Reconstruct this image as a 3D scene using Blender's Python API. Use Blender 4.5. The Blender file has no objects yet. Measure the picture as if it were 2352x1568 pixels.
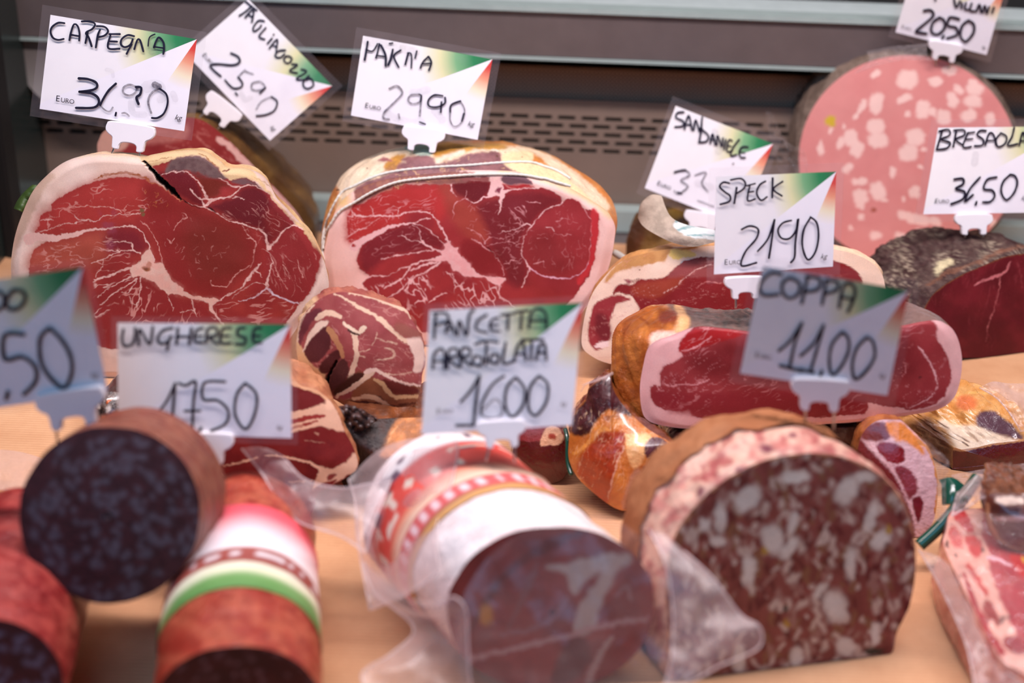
import bpy, bmesh, math, random
import numpy as np
from mathutils import Vector, Matrix
from mathutils.bvhtree import BVHTree

# ------------------------------------------------------------------ camera, world, lights, exposure
S = bpy.context.scene
COL = S.collection
FPX = 3267.0                                   # focal length in pixels of the 2352 x 1568 frame
TH, RO = math.radians(26.0), math.radians(2.2)
CAM = np.array([0.0, 0.0, 0.537])
FW = np.array([0, math.cos(TH), -math.sin(TH)])
U0 = np.array([0, math.sin(TH), math.cos(TH)])
R0 = np.array([1.0, 0, 0])
RT = math.cos(RO) * R0 + math.sin(RO) * U0
UP = -math.sin(RO) * R0 + math.cos(RO) * U0

cd = bpy.data.cameras.new('camera')
cam = bpy.data.objects.new('camera', cd)
COL.objects.link(cam)
m = Matrix(((RT[0], UP[0], -FW[0], CAM[0]), (RT[1], UP[1], -FW[1], CAM[1]), (RT[2], UP[2], -FW[2], CAM[2]), (0, 0, 0, 1)))
cam.matrix_world = m
cd.sensor_width = 36.0
cd.lens = FPX / 2352 * 36.0
cd.clip_start = 0.02
cd.clip_end = 20
cd.dof.use_dof = True
cd.dof.focus_distance = 1.07
cd.dof.aperture_fstop = 3.5
S.camera = cam

S.view_settings.view_transform = 'Standard'
S.view_settings.look = 'None'
S.view_settings.gamma = 1
S.view_settings.use_curve_mapping = False
S.view_settings.exposure = 0.0
S.cycles.transparent_max_bounces = 24
S.cycles.max_bounces = 8

w = bpy.data.worlds.new('world')
S.world = w
w.use_nodes = True
w.node_tree.nodes['Background'].inputs[0].default_value = (0.62, 0.70, 1.0, 1)
w.node_tree.nodes['Background'].inputs[1].default_value = 0.08


def area(name, loc, aim, sx, sy, power, color):
    l = bpy.data.lights.new(name, 'AREA')
    l.shape = 'RECTANGLE'
    l.size, l.size_y = sx, sy
    l.energy = power
    l.color = color
    o = bpy.data.objects.new(name, l)
    COL.objects.link(o)
    o.location = loc
    o.rotation_euler = (Vector(aim) - Vector(loc)).to_track_quat('-Z', 'Y').to_euler()
    return o


area('case_tube_light', (0.05, 0.80, 1.02), (0.05, 0.98, 0.05), 1.6, 0.07, 20.0, (1.0, 0.895, 0.93))
area('case_rear_light', (0.25, 1.20, 1.05), (0.1, 1.12, 0.0), 1.0, 0.10, 1.5, (1.0, 0.88, 0.85))
area('shop_daylight', (-0.6, -1.4, 1.9), (0.0, 0.8, 0.1), 1.6, 1.2, 24.0, (0.24, 0.56, 1.0))


# ------------------------------------------------------------------ projection helpers
def rays(p):
    p = np.asarray(p, float).reshape(-1, 2)
    x = (p[:, 0] - 1176) / FPX
    y = (p[:, 1] - 784) / FPX
    return FW[None] + x[:, None] * RT[None] - y[:, None] * UP[None]


def P(px, py, Z):
    return CAM + Z * rays([(px, py)])[0]


def onz(p, z=0.0):                      # where the pixel's ray meets the height z
    r = rays(p)
    t = (z - CAM[2]) / r[:, 2]
    return CAM + t[:, None] * r


def onplane(p, pl, off=0.0):
    o, n = pl
    r = rays(p)
    t = ((o + n * off - CAM) @ n) / (r @ n)
    return CAM + t[:, None] * r


def topx(v):
    d = np.asarray(v, float) - CAM
    Z = d @ FW
    return np.stack([1176 + FPX * (d @ RT) / Z, 784 - FPX * (d @ UP) / Z], 1)


def nrm(v):
    v = np.asarray(v, float)
    return v / np.linalg.norm(v)


def plane(o, yaw=0.0, tilt=0.0):        # yaw > 0 faces the viewer's right, tilt > 0 leans back
    a, b = math.radians(yaw), math.radians(tilt)
    return (np.asarray(o, float), np.array([math.sin(a) * math.cos(b), -math.cos(a) * math.cos(b), math.sin(b)]))


def zm(ox, oy, s, pts):                 # coordinates read off an enlarged crop
    return [(ox + q[0] * s, oy + q[1] * s) + tuple(q[2:]) for q in pts]


# ------------------------------------------------------------------ curves and noise
def crom(p, n, closed=False):
    p = np.asarray(p, float)
    k = len(p)
    if k == 2 and not closed:
        t = np.linspace(0, 1, n)[:, None]
        return p[0] * (1 - t) + p[1] * t
    if closed:
        u = np.arange(n) / n * k
    else:
        u = np.linspace(0, k - 1, n)
    i = np.minimum(u.astype(int), k - 1 if closed else k - 2)
    f = (u - i)[:, None]
    g = (lambda j: p[j % k]) if closed else (lambda j: p[np.clip(j, 0, k - 1)])
    a, b, c, d = g(i - 1), g(i), g(i + 1), g(i + 2)
    return 0.5 * (2 * b + (c - a) * f + (2 * a - 5 * b + 4 * c - d) * f ** 2 + (3 * b - a - 3 * c + d) * f ** 3)


def resample(p, n, closed=True):
    q = np.asarray(p, float)
    if closed:
        q = np.vstack([q, q[:1]])
    L = np.concatenate([[0], np.cumsum(np.linalg.norm(np.diff(q, axis=0), axis=1))])
    t = np.linspace(0, L[-1], n, endpoint=not closed)
    return np.stack([np.interp(t, L, q[:, k]) for k in range(q.shape[1])], 1)


def _h(i, j, s):
    h = (i.astype(np.int64) * 374761393 + j.astype(np.int64) * 668265263 + s * 974711) & 0x7fffffff
    h = ((h ^ (h >> 13)) * 1274126177) & 0x7fffffff
    return ((h ^ (h >> 16)) & 0xffff) / 65535.0


def vn(x, y, s=0):
    i, j = np.floor(x), np.floor(y)
    fx, fy = x - i, y - j
    fx, fy = fx * fx * (3 - 2 * fx), fy * fy * (3 - 2 * fy)
    a, b, c, d = _h(i, j, s), _h(i + 1, j, s), _h(i, j + 1, s), _h(i + 1, j + 1, s)
    return (a * (1 - fx) + b * fx) * (1 - fy) + (c * (1 - fx) + d * fx) * fy


def fbm(x, y, s=0, o=3):
    r, a, t = 0, 1.0, 0
    for k in range(o):
        r = r + a * vn(x * 2 ** k + 17.3 * k, y * 2 ** k - 9.1 * k, s + k)
        t += a
        a *= 0.5
    return r / t


def ss(a, b, x):
    t = np.clip((x - a) / (b - a), 0, 1)
    return t * t * (3 - 2 * t)


def lin(c):
    c = np.asarray(c, float) / 255.0
    return np.where(c <= 0.04045, c / 12.92, ((c + 0.055) / 1.055) ** 2.4)


# ------------------------------------------------------------------ surface colouring of the cut meat, by traced seams
def seg_dist(x, y, pts, wid):
    """signed distance to a thick polyline (negative inside)"""
    D = np.full(x.shape, 1e9)
    for k in range(len(pts) - 1):
        (ax, ay), (bx, by) = pts[k], pts[k + 1]
        wa, wb = wid[k], wid[k + 1]
        pad = max(wa, wb) + 6
        mk = (x > min(ax, bx) - pad) & (x < max(ax, bx) + pad) & (y > min(ay, by) - pad) & (y < max(ay, by) + pad)
        if not mk.any():
            continue
        X, Y = x[mk], y[mk]
        dx, dy = bx - ax, by - ay
        t = np.clip(((X - ax) * dx + (Y - ay) * dy) / (dx * dx + dy * dy + 1e-9), 0, 1)
        d = np.hypot(X - ax - t * dx, Y - ay - t * dy) - 0.5 * (wa + (wb - wa) * t)
        D[mk] = np.minimum(D[mk], d)
    return D


def poly_dist(x, y, pts):
    """signed distance to a polygon (negative inside)"""
    p = np.asarray(pts, float)
    D = np.full(x.shape, 1e9)
    ins = np.zeros(x.shape, bool)
    for k in range(len(p)):
        (ax, ay), (bx, by) = p[k], p[(k + 1) % len(p)]
        dx, dy = bx - ax, by - ay
        t = np.clip(((x - ax) * dx + (y - ay) * dy) / (dx * dx + dy * dy + 1e-9), 0, 1)
        D = np.minimum(D, (x - ax - t * dx) ** 2 + (y - ay - t * dy) ** 2)
        if ay != by:
            c = ((ay > y) != (by > y)) & (x < (bx - ax) * (y - ay) / (by - ay) + ax)
            ins ^= c
    D = np.sqrt(D)
    return np.where(ins, -D, D)


def painter(base, layers, warp=3.0, wscale=14.0, seed=1, fine=1.7, thin=1.0):
    def f(x, y):
        wx = x + warp * (fbm(x / wscale, y / wscale, seed) - 0.5) * 2
        wy = y + warp * (fbm(x / wscale, y / wscale, seed + 50) - 0.5) * 2
        wx = wx + fine * (fbm(x / 4.5, y / 4.5, seed + 80, 2) - 0.5) * 2
        wy = wy + fine * (fbm(x / 4.5, y / 4.5, seed + 90, 2) - 0.5) * 2
        op = .62 + .38 * ss(.3, .6, fbm(x / 11, y / 11, seed + 70, 2))
        col = np.tile(lin(base), (len(x), 1))
        dent = np.zeros(len(x))

        def mix(rgb, a):
            nonlocal col
            col = col * (1 - a[:, None]) + lin(rgb)[None] * a[:, None]
        for L in layers:
            k = L[0]
            if k == 'poly':
                _, pts, rgb, soft = L[:4]
                pts = crom(pts, len(pts) * 5, True) if len(L) < 5 else pts
                mix(rgb, 1 - ss(-soft, soft, poly_dist(wx, wy, pts)))
            elif k == 'line':
                _, pts, rgb = L[:3]
                a = L[3] if len(L) > 3 else 1.0
                q = np.asarray(pts, float)
                q = crom(q, max(2, (len(q) - 1) * 6 + 1))
                wd = q[:, 2] if q.shape[1] > 2 else np.full(len(q), 3.0)
                wd = np.where(wd < 10, wd * thin, wd)
                d = seg_dist(wx, wy, q[:, :2], wd)
                d = d + (vn(x / 5, y / 5, seed + 7) - 0.5) * 1.2
                mix(rgb, a * (op if wd.max() < 8 else 1.0) * (1 - ss(-1.0, 0.9, d)))
            elif k == 'dent':
                _, pts, depth = L
                q = crom(np.asarray(pts, float), len(pts) * 6)
                d = seg_dist(wx, wy, q[:, :2], q[:, 2])
                dent = np.maximum(dent, depth * (1 - ss(-4, 1.5, d)))
            elif k == 'vein':
                _, pts, rgb, sx, sy, ang, thr, a, sd = L
                c, s = math.cos(math.radians(ang)), math.sin(math.radians(ang))
                u, v = (x * c + y * s), (-x * s + y * c)
                u2 = u + 14 * (fbm(x / 22, y / 22, sd + 3) - .5)
                v2 = v + 14 * (fbm(x / 22, y / 22, sd + 5) - .5)
                r = 1 - np.abs(2 * fbm(u2 / sx, v2 / sy, sd, 2) - 1)
                msk = ss(0.35, 0.62, fbm(x / 40, y / 40, sd + 11, 2))
                al = a * ss(thr, thr + 0.06, r) * msk
                if pts is not None:
                    al = al * (1 - ss(-6, 2, poly_dist(wx, wy, pts)))
                mix(rgb, al)
            elif k == 'tone':
                _, pts, rgb, sc, a, sd = L
                al = a * ss(0.3, 0.7, fbm(x / sc, y / sc, sd))
                if pts is not None:
                    al = al * (1 - ss(-10, 10, poly_dist(wx, wy, pts)))
                mix(rgb, al)
            elif k == 'blobs':
                _, bl, rgb, soft = L
                for (bx, by, rx, ry, ro) in bl:
                    mk = (np.abs(x - bx) < rx + ry + 8) & (np.abs(y - by) < rx + ry + 8)
                    if not mk.any():
                        continue
                    c, s = math.cos(math.radians(ro)), math.sin(math.radians(ro))
                    X, Y = wx[mk] - bx, wy[mk] - by
                    d = ((np.abs(X * c + Y * s) / rx) ** 2.6 + (np.abs(-X * s + Y * c) / ry) ** 2.6) ** (1 / 2.6)
                    al = 1 - ss(1 - soft, 1 + soft, d)
                    col[mk] = col[mk] * (1 - al[:, None]) + lin(rgb)[None] * al[:, None]
            elif k == 'squig':
                _, pts, n, ln, wd, rgb, a, sd = L
                rr = random.Random(sd)
                pa = np.asarray(pts)
                lo, hi = pa.min(0), pa.max(0)
                c = 0
                while c < n:
                    q = (rr.uniform(lo[0], hi[0]), rr.uniform(lo[1], hi[1]))
                    if poly_dist(np.array([q[0]]), np.array([q[1]]), pa)[0] > -6:
                        continue
                    c += 1
                    an = rr.uniform(0, 6.28)
                    pl = [q]
                    for _k in range(rr.randint(2, 4)):
                        an += rr.uniform(-.9, .9)
                        pl.append((pl[-1][0] + math.cos(an) * ln * rr.uniform(.2, .5), pl[-1][1] + math.sin(an) * ln * rr.uniform(.2, .5)))
                    ww = [wd * rr.uniform(.5, 1.2) for _ in pl]
                    d = seg_dist(wx, wy, pl, ww)
                    mix(rgb, a * rr.uniform(.5, 1) * (1 - ss(-0.8, 0.8, d)))
        return col, dent
    return f


# ------------------------------------------------------------------ meshes and objects
def mesh_np(name, v, faces, col=None, smooth=True):
    me = bpy.data.meshes.new(name)
    v = np.asarray(v, np.float32)
    me.vertices.add(len(v))
    me.vertices.foreach_set('co', v.ravel())
    nl = sum(f.size for f in faces)
    npoly = sum(len(f) for f in faces)
    me.loops.add(nl)
    me.loops.foreach_set('vertex_index', np.concatenate([f.ravel() for f in faces]).astype(np.int32))
    me.polygons.add(npoly)
    cnt = np.concatenate([np.full(len(f), f.shape[1]) for f in faces])
    st = np.concatenate([[0], np.cumsum(cnt)[:-1]])
    me.polygons.foreach_set('loop_start', st.astype(np.int32))
    me.update(calc_edges=True)
    me.polygons.foreach_set('use_smooth', np.full(npoly, smooth))
    if col is not None:
        a = me.color_attributes.new('Col', 'FLOAT_COLOR', 'POINT')
        a.data.foreach_set('color', np.concatenate([col, np.ones((len(col), 1))], 1).astype(np.float32).ravel())
    me.validate()
    return me


def tag(o, label, cat, group=None, kind=None):
    if label:
        o['label'] = label
    if cat:
        o['category'] = cat
    if group:
        o['group'] = group
    if kind:
        o['kind'] = kind
    return o


def thing(name, base, label, cat, group=None):
    o = bpy.data.objects.new(name, None)
    o.empty_display_size = 0.02
    COL.objects.link(o)
    o.location = Vector([float(q) for q in base])
    return tag(o, label, cat, group)


def wbase(o):                            # world location of a parent chain (translations only)
    b = Vector((0, 0, 0))
    while o is not None:
        b += o.location
        o = o.parent
    return b


def link(name, me, mat, parent=None):
    """a mesh built in world coordinates, hung under its parent"""
    o = bpy.data.objects.new(name, me)
    COL.objects.link(o)
    if parent is not None:
        b = wbase(parent)
        me.transform(Matrix.Translation(-b))
        o.parent = parent
    else:
        vs = np.empty(len(me.vertices) * 3, np.float32)
        me.vertices.foreach_get('co', vs)
        vs = vs.reshape(-1, 3)
        c = Vector([float(vs[:, 0].mean()), float(vs[:, 1].mean()), float(vs[:, 2].min())])
        me.transform(Matrix.Translation(-c))
        o.location = c
    if mat is not None:
        me.materials.append(mat)
    return o


def grid_faces(r, n, wrap=True, flip=False):
    i = np.arange(r - 1)[:, None] * n
    j = np.arange(n if wrap else n - 1)[None]
    k = (j + 1) % n if wrap else j + 1
    q = np.stack([i + j, i + k, i + n + k, i + n + j], -1).reshape(-1, 4)
    return q[:, ::-1] if flip else q


def tube(pts, rad, n=8, cap=True):
    """vertices and faces of a round tube along a path"""
    p = np.asarray(pts, float)
    rad = np.broadcast_to(np.asarray(rad, float), (len(p),))
    t = np.gradient(p, axis=0)
    t /= np.linalg.norm(t, axis=1)[:, None] + 1e-12
    ref = np.array([0.13, 0.31, 0.94])
    a = np.cross(t, ref)
    a /= np.linalg.norm(a, axis=1)[:, None] + 1e-9
    b = np.cross(t, a)
    an = np.arange(n) / n * 2 * math.pi
    v = p[:, None] + rad[:, None, None] * (a[:, None] * np.cos(an)[None, :, None] + b[:, None] * np.sin(an)[None, :, None])
    v = v.reshape(-1, 3)
    f = [grid_faces(len(p), n)]
    if cap:
        v = np.vstack([v, p[:1], p[-1:]])
        c0, c1 = len(v) - 2, len(v) - 1
        j = np.arange(n)
        f.append(np.stack([np.full(n, c0), (j + 1) % n, j], 1))
        o = (len(p) - 1) * n
        f.append(np.stack([np.full(n, c1), o + j, o + (j + 1) % n], 1))
    return v, f


def merge(parts):
    V, F, o = [], [], 0
    for v, f in parts:
        V.append(v)
        for q in f:
            F.append(q + o)
        o += len(v)
    return np.vstack(V), F


def boxmesh(name, lo, hi, bevel=0.0):
    bm = bmesh.new()
    bmesh.ops.create_cube(bm, size=1)
    for v in bm.verts:
        for k in range(3):
            v.co[k] = lo[k] + (v.co[k] + .5) * (hi[k] - lo[k])
    if bevel:
        bmesh.ops.bevel(bm, geom=bm.edges[:], offset=bevel, segments=3, affect='EDGES')
    me = bpy.data.meshes.new(name)
    bm.to_mesh(me)
    bm.free()
    return me


def slab_from(loop, n, th, bevel=0.0):
    """a plate: closed 3-D loop pushed back along -n by th"""
    bm = bmesh.new()
    vs = [bm.verts.new(p) for p in loop]
    f = bm.faces.new(vs)
    r = bmesh.ops.extrude_face_region(bm, geom=[f])
    for q in r['geom']:
        if isinstance(q, bmesh.types.BMVert):
            q.co -= Vector(n) * th
    bmesh.ops.recalc_face_normals(bm, faces=bm.faces[:])
    if bevel:
        es = [e for e in bm.edges if len(e.link_faces) == 2 and e.calc_face_angle(0) > 0.9]
        bmesh.ops.bevel(bm, geom=es, offset=bevel, segments=2, affect='EDGES')
    me = bpy.data.meshes.new('plate')
    bm.to_mesh(me)
    bm.free()
    return me


# ------------------------------------------------------------------ materials
class NT:
    def __init__(s, name):
        s.m = bpy.data.materials.new(name)
        s.m.use_nodes = True
        s.t = s.m.node_tree
        s.t.nodes.clear()
        s.out = s.n('ShaderNodeOutputMaterial')

    def n(s, ty, **k):
        o = s.t.nodes.new(ty)
        for a, b in k.items():
            setattr(o, a, b)
        return o

    def l(s, a, b):
        s.t.links.new(a, b)

    def val(s, sock, v):
        if hasattr(v, 'is_output') or isinstance(v, bpy.types.NodeSocket):
            s.l(v, sock)
        else:
            sock.default_value = v

    def math(s, op, a, b=0.0, clamp=False):
        o = s.n('ShaderNodeMath', operation=op, use_clamp=clamp)
        s.val(o.inputs[0], a)
        s.val(o.inputs[1], b)
        return o.outputs[0]

    def mixc(s, f, a, b, mode='MIX'):
        o = s.n('ShaderNodeMix', data_type='RGBA', blend_type=mode)
        s.val(o.inputs[0], f)
        s.val(o.inputs[6], a)
        s.val(o.inputs[7], b)
        return o.outputs[2]

    def noise(s, scale, detail=4, rough=.55, vec=None, dist=0.0):
        o = s.n('ShaderNodeTexNoise')
        o.inputs['Scale'].default_value = scale
        o.inputs['Detail'].default_value = detail
        o.inputs['Roughness'].default_value = rough
        o.inputs['Distortion'].default_value = dist
        if vec is None:
            vec = s.n('ShaderNodeTexCoord').outputs['Object']
        s.l(vec, o.inputs['Vector'])
        return o.outputs['Fac']

    def ramp(s, fac, stops):
        o = s.n('ShaderNodeValToRGB')
        e = o.color_ramp.elements
        while len(e) < len(stops):
            e.new(0.5)
        for q, (p, c) in zip(e, stops):
            q.position = p
            q.color = tuple(c) + (1,) if len(c) == 3 else c
        s.l(fac, o.inputs[0])
        return o.outputs[0]

    def bsdf(s, **k):
        o = s.n('ShaderNodeBsdfPrincipled')
        for a, b in k.items():
            s.val(o.inputs[a.replace('_', ' ')], b)
        return o

    def bump(s, h, strength, dist):
        o = s.n('ShaderNodeBump')
        o.inputs['Strength'].default_value = strength
        o.inputs['Distance'].default_value = dist
        s.l(h, o.inputs['Height'])
        return o.outputs[0]

    def done(s, sh):
        s.l(sh, s.out.inputs[0])
        return s.m


def L4(c):
    return tuple(float(q) for q in lin(c)) + (1,)


def mat_meat(name, rough=.36, grain=900, gs=.35, bump=.25, var=.16, coat=.0, sss=.0, spec=.5, sat=1.0, fleck=0.0):
    t = NT(name)
    a = t.n('ShaderNodeAttribute', attribute_name='Col').outputs['Color']
    n1 = t.noise(grain, 3, .6)
    n2 = t.noise(90, 3, .5)
    f = t.math('ADD', t.math('MULTIPLY', t.math('SUBTRACT', n1, .5), gs * 2), t.math('MULTIPLY', t.math('SUBTRACT', n2, .5), var * 2))
    hsv = t.n('ShaderNodeHueSaturation')
    t.l(a, hsv.inputs['Color'])
    hsv.inputs['Saturation'].default_value = sat
    t.l(t.math('ADD', f, 1.0), hsv.inputs['Value'])
    hb = t.math('ADD', t.math('MULTIPLY', n1, .35), t.noise(260, 4, .6))
    r = t.math('ADD', t.math('MULTIPLY', n2, .18), rough - .09)
    bc = hsv.outputs[0]
    if fleck:
        nf = t.noise(1900, 2, .6)
        nz = t.noise(120, 2, .5)
        k = t.math('MULTIPLY', t.math('MULTIPLY', t.math('SUBTRACT', nf, .62, True), 7.0, True), t.math('MULTIPLY', nz, fleck), True)
        bc = t.mixc(k, bc, L4((226, 150, 134)))
    b = t.bsdf(Base_Color=bc, Roughness=r, Coat_Weight=coat, Coat_Roughness=.12, Normal=t.bump(hb, bump, .002),
               Subsurface_Weight=sss, Subsurface_Scale=.004, Specular_IOR_Level=spec)
    b.inputs['Subsurface Radius'].default_value = (1, .35, .2)
    return t.done(b.outputs[0])


def mat_plain(name, rgb, rough=.5, metal=0.0, var=.06, scale=60, bump=0.0, coat=0.0, spec=.5):
    t = NT(name)
    n = t.noise(scale, 4, .55)
    c = t.mixc(n, L4([q * (1 - var) for q in rgb]), L4([min(255, q * (1 + var)) for q in rgb]))
    k = dict(Base_Color=c, Roughness=rough, Metallic=metal, Coat_Weight=coat, Specular_IOR_Level=spec)
    if bump:
        k['Normal'] = t.bump(n, bump, .002)
    return t.done(t.bsdf(**k).outputs[0])


def mat_alpha(name, rgb, alpha, rough=.5):
    t = NT(name)
    b = t.bsdf(Base_Color=L4(rgb), Roughness=rough)
    n = t.noise(420, 3, .6)
    tr = t.n('ShaderNodeBsdfTransparent')
    mx = t.n('ShaderNodeMixShader')
    t.l(t.math('MULTIPLY', n, alpha * 2, True), mx.inputs[0])
    t.l(tr.outputs[0], mx.inputs[1])
    t.l(b.outputs[0], mx.inputs[2])
    return t.done(mx.outputs[0])


def mat_film(name, rgb=(235, 222, 226), haze=.10, edge=.55, rough=.18, bscale=120, bstr=.5):
    t = NT(name)
    n = t.noise(bscale, 4, .6, dist=1.0)
    nb = t.bump(n, bstr, .003)
    df = t.n('ShaderNodeBsdfDiffuse')
    df.inputs[0].default_value = L4(rgb)
    tl = t.n('ShaderNodeBsdfTranslucent')
    tl.inputs[0].default_value = L4(rgb)
    gl = t.n('ShaderNodeBsdfGlossy')
    gl.inputs['Roughness'].default_value = rough
    t.l(nb, gl.inputs['Normal'])
    a = t.n('ShaderNodeMixShader')
    a.inputs[0].default_value = .45
    t.l(df.outputs[0], a.inputs[1])
    t.l(tl.outputs[0], a.inputs[2])
    b = t.n('ShaderNodeMixShader')
    b.inputs[0].default_value = .30
    t.l(a.outputs[0], b.inputs[1])
    t.l(gl.outputs[0], b.inputs[2])
    lw = t.n('ShaderNodeLayerWeight')
    lw.inputs[0].default_value = .35
    n2 = t.noise(45, 4, .6, dist=.6)
    f = t.math('ADD', t.math('MULTIPLY', lw.outputs['Facing'], edge), t.math('MULTIPLY', n2, haze * 2), True)
    c = t.n('ShaderNodeMixShader')
    t.l(f, c.inputs[0])
    t.l(t.n('ShaderNodeBsdfTransparent').outputs[0], c.inputs[1])
    t.l(b.outputs[0], c.inputs[2])
    return t.done(c.outputs[0])


M = {}
M['lean'] = mat_meat('cut_meat', .46, 1300, .16, .05, .07, sss=.05, spec=.20, sat=.98, fleck=.35)
M['lean_soft'] = mat_meat('soft_cut_meat', .5, 700, .25, .25, .16, spec=.35)
M['rind'] = mat_meat('cured_rind', .48, 420, .30, .55, .28)
M['rind_gloss'] = mat_meat('glossy_smoked_rind', .32, 300, .28, .6, .30, coat=.25)
M['crust'] = mat_meat('mouldy_crust', .8, 500, .55, 1.0, .4, spec=.2)
M['mort'] = mat_meat('mortadella_paste', .55, 1500, .08, .12, .05, spec=.3)
M['salami'] = mat_meat('salami_cut', .6, 700, .3, .3, .15, spec=.25)
M['casing'] = mat_meat('salami_casing', .42, 260, .25, .5, .30, coat=.1)
M['vac'] = mat_meat('vacuum_packed_meat', .22, 240, .2, .5, .25, coat=.6)
M['paper'] = mat_meat('wrapping_paper', .7, 500, .12, .3, .10, spec=.2)
M['print'] = mat_meat('printed_wrap', .4, 500, .05, .1, .05)
M['clip'] = mat_plain('white_plastic', (244, 238, 240), .4, var=.02)
M['pin'] = mat_plain('steel_pin', (190, 190, 190), .3, 1.0)
M['twine'] = mat_plain('white_cotton_twine', (240, 228, 216), .9, var=.12, scale=1500, bump=.6, spec=.1)
M['ink'] = mat_plain('marker_ink', (30, 22, 40), .35, var=.2)
M['faded'] = mat_alpha('faded_marker_ink', (52, 44, 66), .55)
M['smudge'] = mat_alpha('smudged_marker_ink', (80, 70, 92), .075)
M['film'] = mat_film('clear_film', haze=.07, edge=.45, bscale=30, bstr=.25)
M['film_haze'] = mat_film('hazy_film', (244, 218, 218), .20, .5, .42, 14, .15)
M['film_edge'] = mat_film('folded_film', (246, 226, 226), .34, .4, .4, 14, .1)
M['film_vac'] = mat_film('vacuum_film', (225, 215, 215), .04, .35, .10, 90, .5)


def sleeve_mat():
    t = NT('laminate_sleeve')
    g = t.n('ShaderNodeBsdfGlossy')
    g.inputs['Roughness'].default_value = .12
    d = t.n('ShaderNodeBsdfDiffuse')
    d.inputs[0].default_value = L4((215, 200, 205))
    a = t.n('ShaderNodeMixShader')
    a.inputs[0].default_value = .35
    t.l(d.outputs[0], a.inputs[1])
    t.l(g.outputs[0], a.inputs[2])
    c = t.n('ShaderNodeMixShader')
    n = t.noise(60, 3, .5)
    t.l(t.math('ADD', t.math('MULTIPLY', n, .06), .02), c.inputs[0])
    t.l(t.n('ShaderNodeBsdfTransparent').outputs[0], c.inputs[1])
    t.l(a.outputs[0], c.inputs[2])
    return t.done(c.outputs[0])


def card_mat():
    """white card printed with a green and a red flash running out of its top right corner"""
    t = NT('tricolour_card')
    uv = t.n('ShaderNodeAttribute', attribute_name='cuv').outputs['Vector']
    sp = t.n('ShaderNodeSeparateXYZ')
    t.l(uv, sp.inputs[0])
    u, v = sp.outputs[0], sp.outputs[1]
    a = t.math('MULTIPLY', t.math('SUBTRACT', 1.0, u), 1.5)      # distance left of the corner, in card heights
    b = t.math('SUBTRACT', 1.0, v)                               # distance below it
    r = t.math('SQRT', t.math('ADD', t.math('MULTIPLY', a, a), t.math('MULTIPLY', b, b)))
    ang = t.math('ARCTAN2', b, a)
    g_in = t.math('LESS_THAN', ang, 0.56)
    r_in = t.math('GREATER_THAN', ang, 1.12)
    white = L4((243, 238, 243))
    gcol = t.ramp(r, [(0.0, lin((6, 104, 58))), (0.22, lin((20, 130, 74))), (.42, lin((120, 176, 124))), (.60, lin((226, 222, 170))), (.86, lin((243, 238, 238)))])
    rcol = t.ramp(r, [(0.0, lin((206, 36, 30))), (0.12, lin((214, 56, 44))), (.27, lin((236, 158, 124))), (.42, lin((242, 228, 196))), (.56, lin((243, 238, 243)))])
    c = t.mixc(g_in, white, gcol)
    c = t.mixc(r_in, c, rcol)
    n = t.noise(30, 5, .6)
    c = t.mixc(t.math('MULTIPLY', t.math('SUBTRACT', n, .5, True), .5), c, L4((196, 186, 206)))
    # rubbed-off marker haze
    return t.done(t.bsdf(Base_Color=c, Roughness=.55, Specular_IOR_Level=.3).outputs[0])


M['sleeve'] = sleeve_mat()
M['card'] = card_mat()


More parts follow.
